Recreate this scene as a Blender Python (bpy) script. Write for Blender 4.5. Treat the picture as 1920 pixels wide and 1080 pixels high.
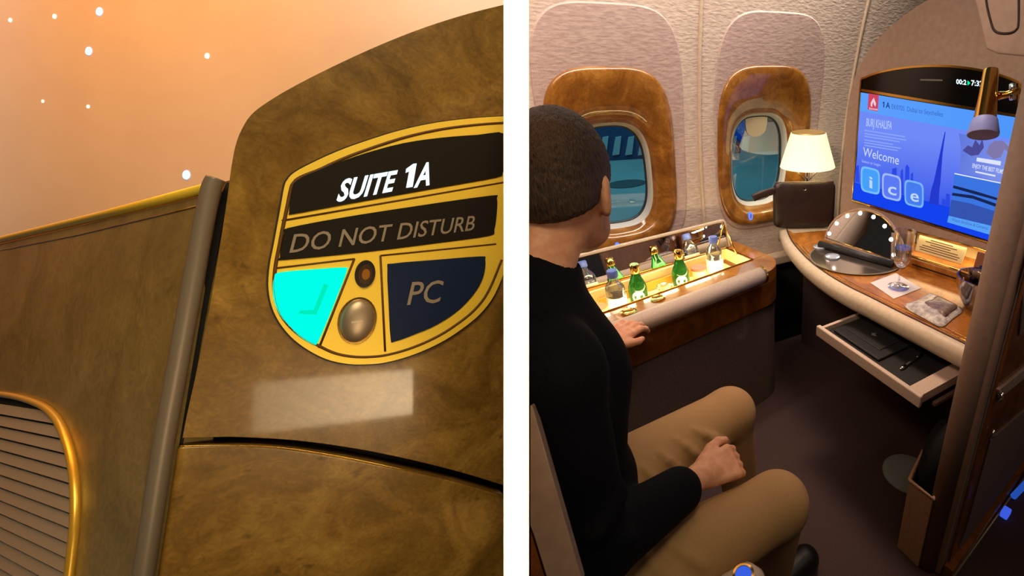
import bpy, bmesh, math, random
import numpy as np
from mathutils import Vector, Matrix
from mathutils.geometry import tessellate_polygon
random.seed(7)
for o in list(bpy.data.objects): bpy.data.objects.remove(o)
SC = bpy.context.scene
COL = SC.collection

# ------------------------------------------------------------------ camera
FPX, CX, CY = 850.0, 1456.0, 540.0
TH, PH, CH = math.radians(26.5), math.radians(46.3), 1.55
HEAD = Vector((math.cos(PH), math.sin(PH), 0)); RT = Vector((math.sin(PH), -math.cos(PH), 0)); ZUP = Vector((0, 0, 1))
FW = HEAD * math.cos(TH) - ZUP * math.sin(TH)
UPV = HEAD * math.sin(TH) + ZUP * math.cos(TH)
CAM = Vector((0, 0, CH))
cd = bpy.data.cameras.new('camera'); cam = bpy.data.objects.new('camera', cd); COL.objects.link(cam)
cd.sensor_width = 36.0; cd.sensor_fit = 'HORIZONTAL'; cd.lens = FPX / 1920 * 36.0; cd.shift_x = -(CX - 960) / 1920
cd.clip_start = 0.02; cd.clip_end = 200
M = Matrix.Identity(4)
for i in range(3): M[i][0], M[i][1], M[i][2], M[i][3] = RT[i], UPV[i], -FW[i], CAM[i]
cam.matrix_world = M
SC.camera = cam
SC.cycles.caustics_reflective = False; SC.cycles.caustics_refractive = False

def ray(u, v): return FW + RT * ((u - CX) / FPX) - UPV * ((v - CY) / FPX)
def at(u, v, depth): return CAM + ray(u, v) * depth
def Pz(u, v, z): d = ray(u, v); return CAM + d * ((z - CH) / d.z)
def Py(u, v, y): d = ray(u, v); return CAM + d * (y / d.y)
def Px(u, v, x): d = ray(u, v); return CAM + d * (x / d.x)
def hit(u, v, o, n): d = ray(u, v); return CAM + d * ((o - CAM).dot(n) / d.dot(n))

# ------------------------------------------------------------------ world, exposure, big lights
vs = SC.view_settings
vs.view_transform = 'Standard'; vs.look = 'None'; vs.exposure = 0.0; vs.gamma = 1.0; vs.use_curve_mapping = False
w = bpy.data.worlds.new('world'); SC.world = w; w.use_nodes = True
bg = w.node_tree.nodes['Background']; bg.inputs[0].default_value = (0.9, 0.72, 0.6, 1); bg.inputs[1].default_value = 0.02

def lin(r, g, b):
    f = lambda c: (c / 255 / 12.92) if c <= 10.3 else ((c / 255 + 0.055) / 1.055) ** 2.4
    return (f(r), f(g), f(b), 1)

def area(name, loc, target, sx, sy, power, col=(1, 1, 1), spread=180, up=None):
    l = bpy.data.lights.new(name, 'AREA'); l.shape = 'RECTANGLE'; l.size = sx; l.size_y = sy
    l.energy = power; l.color = col[:3]; l.spread = math.radians(spread)
    o = bpy.data.objects.new(name, l); COL.objects.link(o)
    loc = Vector(loc); d = (Vector(target) - loc).normalized()
    if up is None: q = d.to_track_quat('-Z', 'Y').to_matrix()
    else:
        u = Vector(up); x = d.cross(u).normalized(); y = x.cross(d)
        q = Matrix((x, y, -d)).transposed()
    m = q.to_4x4(); m.translation = loc; o.matrix_world = m
    return o
def point(name, loc, power, col=(1, 1, 1), r=0.02):
    l = bpy.data.lights.new(name, 'POINT'); l.energy = power; l.color = col[:3]; l.shadow_soft_size = r
    o = bpy.data.objects.new(name, l); COL.objects.link(o); o.location = loc; return o

WARM = (1.0, 0.74, 0.5)
# cabin ceiling wash running above the window wall, the footwell ceiling light, and two added unseen fill lamps
area('sidewall_wash_light', (0.70, 1.42, 2.25), (0.72, 1.87, 1.42), 3.2, 0.10, 22, (1.0, 0.85, 0.72), 108)
area('footwell_ceiling_light', (1.30, 0.95, 2.38), (1.06, 0.76, 0.0), 0.4, 0.3, 2.6, (1.0, 0.74, 0.54), 55)
area('partition_fill_light', (-0.35, 0.55, 2.35), (1.7, 0.95, 1.15), 0.5, 0.3, 3.0, (1.0, 0.82, 0.66), 56)  # unseen soft fill added to brighten the screen partition
area('aisle_fill_light', (1.5, -0.55, 2.0), (1.4, 0.29, 0.5), 0.8, 0.2, 1.6, (1.0, 0.76, 0.58), 120)  # unseen lamp added to lift the aisle side of the partition
# wash over the sign panel side of the divider
area('mood_light', at(-900, -1600, 0.30), at(300, 200, 0.7), 0.6, 0.6, 7.4, (1.0, 0.39, 0.105), 180)
area('ceiling_fill_light', at(600, 600, 0.475), at(150, 280, 0.65), 0.16, 0.04, 0.40, (1.0, 0.50, 0.24), 180)  # hidden fill lamp added to even out the lower ceiling
area('panel_fill_light', CAM + RT * 0.10 - FW * 0.35 + UPV * 0.80, at(560, 500, 0.36), 0.6, 0.4, 2.2, (1.0, 0.83, 0.50), 80)  # unseen fill lamp added to light the sign panel evenly
_P = at(800, 748, 0.36); _n = -ray(600, 540).normalized(); _d = (_P - CAM).normalized(); _r = _d - _n * 2 * _d.dot(_n)
area('reflection_lamp', _P + _r * 0.9, _P, 0.56, 0.11, 0.15, (1.0, 0.74, 0.44), 30, up=UPV)  # unseen lamp added to make the bright reflection below the sign

# ------------------------------------------------------------------ materials
MATS = {}
def mat(name, col, rough=0.5, metal=0.0, coat=0.0, emit=None, es=0.0, trans=0.0, ior=1.45, spec=0.5, alpha=1.0, sheen=0.0):
    if name in MATS: return MATS[name]
    m = bpy.data.materials.new(name); m.use_nodes = True; b = m.node_tree.nodes['Principled BSDF']
    b.inputs['Base Color'].default_value = col; b.inputs['Roughness'].default_value = rough; b.inputs['Metallic'].default_value = metal
    b.inputs['Coat Weight'].default_value = coat; b.inputs['Coat Roughness'].default_value = 0.06
    b.inputs['Transmission Weight'].default_value = trans; b.inputs['IOR'].default_value = ior
    b.inputs['Specular IOR Level'].default_value = spec; b.inputs['Alpha'].default_value = alpha
    b.inputs['Sheen Weight'].default_value = sheen
    if emit: b.inputs['Emission Color'].default_value = emit; b.inputs['Emission Strength'].default_value = es
    MATS[name] = m; return m

def noisy(name, c0, c1, scale=40, rough=0.6, bump=0.15, stretch=(1, 1, 1), detail=4, metal=0.0, coat=0.0, dist=0.002, lo=0.35, hi=0.65, rot=0.0, sheen=0.0):
    m = mat(name, c0, rough, metal, coat, sheen=sheen); nt = m.node_tree; n = nt.nodes; b = n['Principled BSDF']
    tc = n.new('ShaderNodeTexCoord'); mp = n.new('ShaderNodeMapping'); mp.inputs['Scale'].default_value = stretch; mp.inputs['Rotation'].default_value = (0, 0, rot)
    nz = n.new('ShaderNodeTexNoise'); nz.inputs['Scale'].default_value = scale; nz.inputs['Detail'].default_value = detail
    cr = n.new('ShaderNodeValToRGB'); cr.color_ramp.elements[0].color = c0; cr.color_ramp.elements[1].color = c1
    cr.color_ramp.elements[0].position = lo; cr.color_ramp.elements[1].position = hi
    bp = n.new('ShaderNodeBump'); bp.inputs['Strength'].default_value = bump; bp.inputs['Distance'].default_value = dist
    L = nt.links.new
    L(tc.outputs['Object'], mp.inputs[0]); L(mp.outputs[0], nz.inputs['Vector']); L(nz.outputs[0], cr.inputs[0]); L(cr.outputs[0], b.inputs['Base Color'])
    L(nz.outputs[0], bp.inputs['Height']); L(bp.outputs[0], b.inputs['Normal'])
    return m

def burl(name, dark, mid, light, scale, eye=2.2, coat=0.6, rough=0.35, crough=0.07, eyes=0.7):
    """polished burl veneer: warped noise clouds, small dark eyes, swirling grain"""
    m = mat(name, mid, rough, 0, coat); nt = m.node_tree; n = nt.nodes; b = n['Principled BSDF']; L = nt.links.new
    b.inputs['Coat Roughness'].default_value = crough; b.inputs['Specular IOR Level'].default_value = 0.3
    tc = n.new('ShaderNodeTexCoord')
    n1 = n.new('ShaderNodeTexNoise'); n1.inputs['Scale'].default_value = scale; n1.inputs['Detail'].default_value = 6; n1.inputs['Distortion'].default_value = 1.4; n1.inputs['Roughness'].default_value = 0.62
    L(tc.outputs['Object'], n1.inputs['Vector'])
    cr = n.new('ShaderNodeValToRGB'); e = cr.color_ramp.elements
    e[0].position = 0.25; e[0].color = dark; e[1].position = 0.75; e[1].color = light
    k = e.new(0.5); k.color = mid
    L(n1.outputs[0], cr.inputs[0])
    wv = n.new('ShaderNodeTexNoise'); wv.inputs['Scale'].default_value = scale * 6; wv.inputs['Detail'].default_value = 5; wv.inputs['Distortion'].default_value = 3.0
    L(tc.outputs['Object'], wv.inputs['Vector'])
    mx = n.new('ShaderNodeMixRGB'); mx.blend_type = 'OVERLAY'; mx.inputs[0].default_value = 0.45
    L(cr.outputs[0], mx.inputs[1]); L(wv.outputs[0], mx.inputs[2])
    ad = n.new('ShaderNodeVectorMath'); ad.operation = 'MULTIPLY_ADD'; ad.inputs[1].default_value = (0.05 * 10 / scale,) * 3
    L(n1.outputs[1], ad.inputs[0]); L(tc.outputs['Object'], ad.inputs[2])
    vo = n.new('ShaderNodeTexVoronoi'); vo.inputs['Scale'].default_value = scale * eye; L(ad.outputs[0], vo.inputs['Vector'])
    n2 = n.new('ShaderNodeTexNoise'); n2.inputs['Scale'].default_value = scale * 0.5; L(tc.outputs['Object'], n2.inputs['Vector'])
    c2 = n.new('ShaderNodeValToRGB'); c2.color_ramp.elements[0].position = 0.06; c2.color_ramp.elements[1].position = 0.26
    c2.color_ramp.elements[0].color = (0, 0, 0, 1); L(vo.outputs['Distance'], c2.inputs[0])
    c3 = n.new('ShaderNodeValToRGB'); c3.color_ramp.elements[0].position = 0.50; c3.color_ramp.elements[1].position = 0.62; L(n2.outputs[0], c3.inputs[0])
    iv = n.new('ShaderNodeMath'); iv.operation = 'SUBTRACT'; iv.inputs[0].default_value = 1; L(c2.outputs[0], iv.inputs[1])
    ml = n.new('ShaderNodeMath'); ml.operation = 'MULTIPLY'; L(iv.outputs[0], ml.inputs[0]); L(c3.outputs[0], ml.inputs[1])
    m2 = n.new('ShaderNodeMath'); m2.operation = 'MULTIPLY'; m2.inputs[1].default_value = eyes; L(ml.outputs[0], m2.inputs[0])
    m3 = n.new('ShaderNodeMixRGB'); L(m2.outputs[0], m3.inputs[0]); L(mx.outputs[0], m3.inputs[1]); m3.inputs[2].default_value = tuple(c * 0.45 for c in dark[:3]) + (1,)
    L(m3.outputs[0], b.inputs['Base Color'])
    return m

def emis(name, col, s=1.0, c2=None, axis=2, lo=0, hi=1):
    if name in MATS: return MATS[name]
    m = bpy.data.materials.new(name); m.use_nodes = True; nt = m.node_tree; nt.nodes.clear(); L = nt.links.new
    o = nt.nodes.new('ShaderNodeOutputMaterial'); e = nt.nodes.new('ShaderNodeEmission'); e.inputs[0].default_value = col; e.inputs[1].default_value = s
    L(e.outputs[0], o.inputs[0])
    if c2:
        tc = nt.nodes.new('ShaderNodeTexCoord'); sp = nt.nodes.new('ShaderNodeSeparateXYZ'); mr = nt.nodes.new('ShaderNodeMapRange'); mx = nt.nodes.new('ShaderNodeMixRGB')
        L(tc.outputs['Object'], sp.inputs[0]); L(sp.outputs[axis], mr.inputs[0]); mr.inputs[1].default_value = lo; mr.inputs[2].default_value = hi
        L(mr.outputs[0], mx.inputs[0]); mx.inputs[1].default_value = col; mx.inputs[2].default_value = c2; L(mx.outputs[0], e.inputs[0])
    MATS[name] = m; return m

def clearglass(name, tint=(1, 1, 1, 1), gloss=0.09, rough=0.02):
    if name in MATS: return MATS[name]
    m = bpy.data.materials.new(name); m.use_nodes = True; nt = m.node_tree; nt.nodes.clear(); L = nt.links.new
    o = nt.nodes.new('ShaderNodeOutputMaterial'); t = nt.nodes.new('ShaderNodeBsdfTransparent'); g = nt.nodes.new('ShaderNodeBsdfGlossy')
    lw = nt.nodes.new('ShaderNodeLayerWeight'); lw.inputs[0].default_value = 0.35; mr = nt.nodes.new('ShaderNodeMapRange'); mr.inputs[3].default_value = gloss; mr.inputs[4].default_value = 0.85
    mx = nt.nodes.new('ShaderNodeMixShader'); t.inputs[0].default_value = tint; g.inputs['Roughness'].default_value = rough
    L(lw.outputs['Facing'], mr.inputs[0]); L(mr.outputs[0], mx.inputs[0]); L(t.outputs[0], mx.inputs[1]); L(g.outputs[0], mx.inputs[2]); L(mx.outputs[0], o.inputs[0])
    MATS[name] = m; return m

# ------------------------------------------------------------------ object helpers
def tag(o, label=None, cat=None, group=None, kind=None):
    if label: o['label'] = label
    if cat: o['category'] = cat
    if group: o['group'] = group
    if kind: o['kind'] = kind
    return o
def thing(name, loc, label=None, cat=None, group=None, kind=None):
    o = bpy.data.objects.new(name, None); COL.objects.link(o); o.location = Vector(loc); o.empty_display_size = 0.05
    return tag(o, label, cat, group, kind)
def origin(p):
    t = Vector((0, 0, 0))
    while p is not None:
        t = t + p.location
        if p.parent is not None: t = t + p.matrix_parent_inverse.translation
        p = p.parent
    return t
def obj(name, verts, faces, material, parent=None, smooth=False, bevel=0.0, seg=2, angle=35, mats=None, fm=None):
    me = bpy.data.meshes.new(name); me.from_pydata([tuple(v) for v in verts], [], faces); me.validate(); me.update()
    for m_ in (mats or [material]): me.materials.append(m_)
    if fm is not None: me.polygons.foreach_set('material_index', fm)
    o = bpy.data.objects.new(name, me); COL.objects.link(o)
    if parent is not None:
        o.parent = parent; o.matrix_parent_inverse = Matrix.Translation(-origin(parent))
    if smooth: me.polygons.foreach_set('use_smooth', [True] * len(me.polygons))
    if bevel > 0:
        b = o.modifiers.new('edge', 'BEVEL'); b.width = bevel; b.segments = seg; b.limit_method = 'ANGLE'; b.angle_limit = math.radians(angle)
        me.polygons.foreach_set('use_smooth', [True] * len(me.polygons))
        b.harden_normals = False
        wn = o.modifiers.new('normals', 'WEIGHTED_NORMAL'); wn.keep_sharp = True
    return o

class Frame:
    def __init__(s, o, u, v, n=None):
        s.o = Vector(o); s.u = Vector(u).normalized(); s.v = Vector(v).normalized(); s.n = Vector(n).normalized() if n is not None else s.u.cross(s.v).normalized()
    def p(s, a, b, c=0.0): return s.o + s.u * a + s.v * b + s.n * c
    def px(s, u, v, c=0.0):
        h = hit(u, v, s.o + s.n * c, s.n) - s.o; return (h.dot(s.u), h.dot(s.v))
    def pxs(s, pts, c=0.0): return [s.px(u, v, c) for u, v in pts]

def prism(name, fr, loops, c0, c1, material, parent=None, bevel=0.0, seg=2, smooth=False):
    """outline (optionally with holes) extruded between heights c0 and c1 along the frame's normal"""
    if not isinstance(loops[0][0], (tuple, list, Vector)): loops = [loops]
    vs_, fs = [], []; flat = [(a, b) for l in loops for a, b in l]; N = len(flat)
    for a, b in flat: vs_.append(fr.p(a, b, c1))
    for a, b in flat: vs_.append(fr.p(a, b, c0))
    tri = tessellate_polygon([[Vector((a, b, 0)) for a, b in l] for l in loops])
    for t in tri:
        A, B, Cc = [Vector((flat[i][0], flat[i][1])) for i in t]
        cr = (B - A).x * (Cc - A).y - (B - A).y * (Cc - A).x
        t = tuple(t) if cr > 0 else tuple(reversed(t))
        fs.append(t); fs.append(tuple(N + i for i in reversed(t)))
    k = 0
    for li, l in enumerate(loops):
        n = len(l); ar = sum(l[i][0] * l[(i + 1) % n][1] - l[(i + 1) % n][0] * l[i][1] for i in range(n))
        ccw = (ar > 0) == (li == 0)
        for i in range(n):
            a, b = k + i, k + (i + 1) % n
            fs.append((a, N + a, N + b, b) if ccw else (b, N + b, N + a, a))
        k += n
    return obj(name, vs_, fs, material, parent, smooth, bevel, seg)

def box(name, lo, hi, material, parent=None, bevel=0.0, seg=2, fr=None):
    (x0, y0, z0), (x1, y1, z1) = lo, hi
    P = [(x, y, z) for x in (x0, x1) for y in (y0, y1) for z in (z0, z1)]
    if fr: P = [fr.p(*q) for q in P]
    F = [(0, 1, 3, 2), (4, 6, 7, 5), (0, 4, 5, 1), (2, 3, 7, 6), (0, 2, 6, 4), (1, 5, 7, 3)]
    return obj(name, P, F, material, parent, False, bevel, seg)

def catmull(pts, n=6, closed=False):
    P = [Vector(p) for p in pts]; out = []; N = len(P)
    rng = range(N) if closed else range(N - 1)
    for i in rng:
        p0 = P[i - 1] if (closed or i > 0) else P[i]; p1 = P[i]; p2 = P[(i + 1) % N]; p3 = P[(i + 2) % N] if (closed or i + 2 < N) else P[(i + 1) % N]
        for k in range(n):
            t = k / n
            out.append(0.5 * ((2 * p1) + (p2 - p0) * t + (2 * p0 - 5 * p1 + 4 * p2 - p3) * t * t + (3 * p1 - p0 - 3 * p2 + p3) * t ** 3))
    if not closed: out.append(P[-1])
    return out
def c2(pts, n=5, closed=False): return [(v.x, v.y) for v in catmull([(a, b, 0) for a, b in pts], n, closed)]

def tube(name, pts, r, material, parent=None, seg=10, closed=False, caps=True, sx=1.0, sy=1.0, up=None):
    P = [Vector(p) for p in pts]; N = len(P); rs = r if isinstance(r, (list, tuple)) else [r] * N
    vs_, fs = [], []; prev = None
    for i in range(N):
        t = (P[(i + 1) % N] - P[i - 1]) if closed or 0 < i < N - 1 else ((P[1] - P[0]) if i == 0 else (P[-1] - P[-2]))
        t.normalize()
        if up is not None: n1 = Vector(up) - t * Vector(up).dot(t)
        elif prev is None: n1 = t.orthogonal()
        else: n1 = prev - t * prev.dot(t)
        n1.normalize(); prev = n1; n2 = t.cross(n1)
        for k in range(seg):
            a = 2 * math.pi * k / seg; vs_.append(P[i] + n1 * math.cos(a) * rs[i] * sx + n2 * math.sin(a) * rs[i] * sy)
    for i in range(N if closed else N - 1):
        j = (i + 1) % N
        for k in range(seg): fs.append((i * seg + k, i * seg + (k + 1) % seg, j * seg + (k + 1) % seg, j * seg + k))
    if caps and not closed:
        fs.append(tuple(range(seg - 1, -1, -1))); fs.append(tuple((N - 1) * seg + k for k in range(seg)))
    o = obj(name, vs_, fs, material, parent, True)
    return o

def lathe(name, prof, base, material, parent=None, seg=28, axis=(0, 0, 1), closed=False, bevel=0.0, xdir=None):
    ax = Vector(axis).normalized(); x = Vector(xdir).normalized() if xdir else ax.orthogonal().normalized(); y = ax.cross(x); base = Vector(base)
    vs_, fs = [], []; N = len(prof)
    for r, z in prof:
        for k in range(seg):
            a = 2 * math.pi * k / seg; vs_.append(base + ax * z + (x * math.cos(a) + y * math.sin(a)) * max(r, 1e-4))
    for i in range(N if closed else N - 1):
        j = (i + 1) % N
        for k in range(seg): fs.append((i * seg + k, i * seg + (k + 1) % seg, j * seg + (k + 1) % seg, j * seg + k))
    if not closed:
        fs.append(tuple(range(seg - 1, -1, -1))); fs.append(tuple((N - 1) * seg + k for k in range(seg)))
    o = obj(name, vs_, fs, material, parent, True)
    m = o.modifiers.new('split', 'EDGE_SPLIT'); m.split_angle = math.radians(40)
    return o

def loft(name, loops, material, parent=None, smooth=True, cap=None, flip=False, split=True):
    n = len(loops[0]); vs_ = [p for l in loops for p in l]; fs = []
    for i in range(len(loops) - 1):
        for k in range(n):
            f = (i * n + k, i * n + (k + 1) % n, (i + 1) * n + (k + 1) % n, (i + 1) * n + k); fs.append(tuple(reversed(f)) if flip else f)
    if cap in ('start', 'both'): fs.append(tuple(range(n)) if flip else tuple(reversed(range(n))))
    if cap in ('end', 'both'): fs.append(tuple((len(loops) - 1) * n + k for k in (reversed(range(n)) if flip else range(n))))
    o = obj(name, vs_, fs, material, parent, smooth)
    if split:
        m = o.modifiers.new('split', 'EDGE_SPLIT'); m.split_angle = math.radians(50)
    return o

def lettering(name, txt, fr, p0, p1, up, c, material, parent=None, depth=0.0004, bold=0.0, tight=1.0):
    """lettering laid in a plane: baseline from p0 to p1, capitals reaching up by the vector up (frame coordinates)"""
    cu = bpy.data.curves.new(name, 'FONT'); cu.body = txt; cu.size = 1.0; cu.offset = bold; cu.space_character = tight; cu.resolution_u = 3
    t = bpy.data.objects.new(name + '_tmp', cu); COL.objects.link(t); bpy.context.view_layer.update()
    me = bpy.data.meshes.new_from_object(t.evaluated_get(bpy.context.evaluated_depsgraph_get()))
    bpy.data.objects.remove(t)
    co = [v.co.copy() for v in me.vertices]
    if not co: return None
    x0 = min(v.x for v in co); x1 = max(v.x for v in co); h = 0.72
    V = []
    for v in co:
        s = (v.x - x0) / (x1 - x0); q = v.y / h
        V.append(fr.p(p0[0] + (p1[0] - p0[0]) * s + up[0] * q, p0[1] + (p1[1] - p0[1]) * s + up[1] * q, c + depth))
    F = [tuple(p.vertices) for p in me.polygons]
    bpy.data.meshes.remove(me)
    return obj(name, V, F, material, parent)
def text_px(name, txt, fr, a, b, top, c, material, parent=None, **k):
    p0 = fr.px(*a, c); p1 = fr.px(*b, c); q = fr.px(*top, c)
    return lettering(name, txt, fr, p0, p1, (q[0] - p0[0], q[1] - p0[1]), c, material, parent, **k)

# ------------------------------------------------------------------ signed distance modelling (for the person)
class Field:
    def __init__(s, lo, hi, h):
        s.h = h; s.lo = np.array(lo, float); s.n = np.ceil((np.array(hi) - s.lo) / h).astype(int) + 1
        s.d = np.full(tuple(s.n), 1.0, np.float32)
    def sub(s, lo, hi):
        a = np.clip(np.floor((np.array(lo) - s.lo) / s.h).astype(int), 0, s.n); b = np.clip(np.ceil((np.array(hi) - s.lo) / s.h).astype(int) + 1, 0, s.n)
        sl = tuple(slice(i, j) for i, j in zip(a, b))
        g = [s.lo[k] + s.h * np.arange(a[k], b[k]) for k in range(3)]
        return sl, g[0][:, None, None].astype(np.float32), g[1][None, :, None].astype(np.float32), g[2][None, None, :].astype(np.float32)
    def put(s, sl, e, k, cut=False):
        d = s.d[sl]
        if cut:
            e = -e; hh = np.maximum(k - np.abs(d - e), 0) / max(k, 1e-6); s.d[sl] = np.maximum(d, e) + hh * hh * k * 0.25
        else:
            hh = np.maximum(k - np.abs(d - e), 0) / max(k, 1e-6); s.d[sl] = np.minimum(d, e) - hh * hh * k * 0.25
    def cone(s, a, b, ra, rb=None, k=0.02, cut=False):
        rb = ra if rb is None else rb; a = np.array(a, float); b = np.array(b, float); R = max(ra, rb) + k + 3 * s.h
        sl, X, Y, Z = s.sub(np.minimum(a, b) - R, np.maximum(a, b) + R)
        ab = b - a; L2 = max(ab.dot(ab), 1e-9)
        t = np.clip(((X - a[0]) * ab[0] + (Y - a[1]) * ab[1] + (Z - a[2]) * ab[2]) / L2, 0, 1)
        e = np.sqrt((X - a[0] - t * ab[0]) ** 2 + (Y - a[1] - t * ab[1]) ** 2 + (Z - a[2] - t * ab[2]) ** 2) - (ra + (rb - ra) * t)
        s.put(sl, e.astype(np.float32), k, cut)
    def chain(s, pts, rs, k=0.015):
        for i in range(len(pts) - 1): s.cone(pts[i], pts[i + 1], rs[i], rs[i + 1], k)
    def ell(s, c, r, axes=None, k=0.02, cut=False):
        c = np.array(c, float); r = np.array(r, float); A = np.array(axes if axes is not None else np.eye(3), float)
        R = r.max() + k + 3 * s.h; sl, X, Y, Z = s.sub(c - R, c + R)
        q = [(X - c[0]) * A[i][0] + (Y - c[1]) * A[i][1] + (Z - c[2]) * A[i][2] for i in range(3)]
        k0 = np.sqrt(sum((q[i] / r[i]) ** 2 for i in range(3))); k1 = np.sqrt(sum((q[i] / r[i] ** 2) ** 2 for i in range(3)))
        s.put(sl, (k0 * (k0 - 1) / np.maximum(k1, 1e-6)).astype(np.float32), k, cut)
    def keep(s, p, n, k=0.006):
        """keep what lies on the side the normal points away from"""
        sl, X, Y, Z = s.sub(s.lo, s.lo + s.n * s.h); n = np.array(n, float); n /= np.linalg.norm(n)
        e = (X - p[0]) * n[0] + (Y - p[1]) * n[1] + (Z - p[2]) * n[2]
        d = s.d; hh = np.maximum(k - np.abs(d - e), 0) / k; s.d = (np.maximum(d, e) + hh * hh * k * 0.25).astype(np.float32)
    def mesh(s):
        d = s.d; sg = d < 0
        c = [sg[i:sg.shape[0] - 1 + i, j:sg.shape[1] - 1 + j, l:sg.shape[2] - 1 + l] for i in (0, 1) for j in (0, 1) for l in (0, 1)]
        cnt = np.zeros(c[0].shape, np.int8)
        for q in c: cnt += q
        idx = np.argwhere((cnt > 0) & (cnt < 8)); num = -np.ones(cnt.shape, np.int64); num[tuple(idx.T)] = np.arange(len(idx))
        off = np.array([(i, j, l) for i in (0, 1) for j in (0, 1) for l in (0, 1)])
        val = np.stack([d[tuple((idx + o).T)] for o in off], 1)
        acc = np.zeros((len(idx), 3)); wt = np.zeros(len(idx))
        for a in range(8):
            for b in range(a + 1, 8):
                if np.abs(off[a] - off[b]).sum() != 1: continue
                va, vb = val[:, a], val[:, b]; mk = (va < 0) != (vb < 0)
                t = np.where(mk, va / np.where(mk, va - vb, 1), 0)
                acc += np.where(mk[:, None], off[a] + (off[b] - off[a]) * t[:, None], 0); wt += mk
        V = s.lo + (idx + acc / wt[:, None]) * s.h
        F = []
        for ax in range(3):
            o1, o2 = [(1, 2), (2, 0), (0, 1)][ax]
            lo = [slice(None)] * 3; hi = [slice(None)] * 3; lo[ax] = slice(0, -1); hi[ax] = slice(1, None)
            A, B = sg[tuple(lo)], sg[tuple(hi)]; e = np.argwhere(A != B)
            e = e[(e[:, o1] > 0) & (e[:, o2] > 0) & (e[:, o1] < sg.shape[o1] - 1) & (e[:, o2] < sg.shape[o2] - 1)]
            if not len(e): continue
            ins = A[tuple(e.T)]; u1 = np.zeros(3, int); u1[o1] = 1; u2 = np.zeros(3, int); u2[o2] = 1
            q = np.stack([num[tuple((e - u1 - u2).T)], num[tuple((e - u2).T)], num[tuple(e.T)], num[tuple((e - u1).T)]], 1)
            q = np.where(ins[:, None], q, q[:, ::-1]); q = q[(q >= 0).all(1)]; F.append(q)
        return V, np.concatenate(F)
def field_obj(name, f, material, parent, relax=2):
    V, F = f.mesh(); me = bpy.data.meshes.new(name)
    me.vertices.add(len(V)); me.vertices.foreach_set('co', V.astype(np.float32).ravel())
    me.loops.add(F.size); me.loops.foreach_set('vertex_index', F.astype(np.int32).ravel())
    me.polygons.add(len(F)); me.polygons.foreach_set('loop_start', np.arange(0, F.size, 4, dtype=np.int32)); me.polygons.foreach_set('loop_total', np.full(len(F), 4, np.int32))
    me.update(calc_edges=True); me.validate(); me.polygons.foreach_set('use_smooth', [True] * len(me.polygons)); me.materials.append(material)
    o = bpy.data.objects.new(name, me); COL.objects.link(o)
    if parent is not None: o.parent = parent; o.matrix_parent_inverse = Matrix.Translation(-origin(parent))
    if relax: sm = o.modifiers.new('relax', 'SMOOTH'); sm.factor = 0.5; sm.iterations = relax
    return o

# ================================================================== shared materials
M_white = mat('white_paint', (0.93, 0.93, 0.93, 1), 0.7, spec=0.1)
M_burl = burl('burl_sign_panel', lin(92, 64, 15), lin(132, 97, 38), lin(166, 128, 58), 18, eye=4.0, coat=0.35, rough=0.3, crough=0.055)
M_burl_door = burl('burl_door', lin(112, 92, 40), lin(140, 118, 62), lin(156, 134, 78), 11, eye=2.4, coat=0.4, rough=0.4, crough=0.30, eyes=0.15)
M_burl_bar = burl('burl_console', lin(110, 62, 16), lin(152, 96, 34), lin(186, 126, 48), 9, coat=0.6, rough=0.3, crough=0.05, eyes=0.3)
M_burl_desk = burl('burl_desk', lin(112, 60, 18), lin(160, 98, 36), lin(196, 132, 54), 9, coat=0.35, rough=0.4, crough=0.22, eyes=0.3)
M_gold = mat('gold_metal', lin(250, 200, 70), 0.28, 1.0)
M_goldpol = mat('polished_gold', lin(226, 178, 88), 0.14, 1.0)
M_signgold = mat('sign_gold', lin(255, 214, 66), 0.45, 0.2, coat=0.3)
M_groove = mat('engraved_line', lin(96, 58, 12), 0.6)
M_black = mat('black_gloss', lin(30, 24, 18), 0.5, spec=0.15)
M_dark = mat('dark_gap', lin(14, 11, 9), 0.8)
M_steel = mat('grey_metal', lin(128, 114, 98), 0.42, 0.2)
M_chrome = mat('chrome', lin(225, 222, 218), 0.08, 1.0)
M_mirror = mat('mirror_glass', (0.85, 0.85, 0.86, 1), 0.02, 1.0)
M_cream = noisy('cream_plastic', lin(196, 176, 152), lin(206, 188, 164), 60, 0.45, 0.05)
M_leather = noisy('cream_leather', lin(188, 166, 150), lin(202, 180, 164), 220, 0.5, 0.25, dist=0.0006)
M_mauve = noisy('mauve_plastic', lin(158, 132, 116), lin(168, 142, 126), 50, 0.42, 0.04)
M_pillar = noisy('pillar_mauve', lin(138, 112, 98), lin(146, 120, 106), 50, 0.7, 0.04); M_pillar.node_tree.nodes['Principled BSDF'].inputs['Specular IOR Level'].default_value = 0.2
M_wood_dk = burl('dark_walnut', lin(88, 46, 14), lin(120, 68, 24), lin(146, 88, 34), 8, coat=0.5, eyes=0.2)

# ================================================================== DIVIDER between the two sides
ff = Frame(at(968, 540, 0.28), RT, UPV, -FW)
wd = 0.0079; D = (at(968, 540, 1.0) - CAM); 
Vd = []
for dep in (0.28, 0.50):
    c = CAM + D * dep
    for sx, sy in ((-1, -1), (1, -1), (1, 1), (-1, 1)): Vd.append(c + RT * wd * sx + UPV * 0.21 * sy)
dv = obj('wall_divider', Vd, [(3, 2, 1, 0), (4, 5, 6, 7), (0, 1, 5, 4), (1, 2, 6, 5), (2, 3, 7, 6), (3, 0, 4, 7)], M_white)
tag(dv, 'plain white upright divider between the sign panel and the suite', 'wall', kind='structure')
area('divider_fill_lamp', at(968, 540, 0.28) - FW * 0.50, at(968, 540, 0.28), 0.015, 0.43, 0.024, (1, 1, 1), 1.5, up=UPV)  # unseen narrow lamp added to whiten the divider's end face

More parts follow.
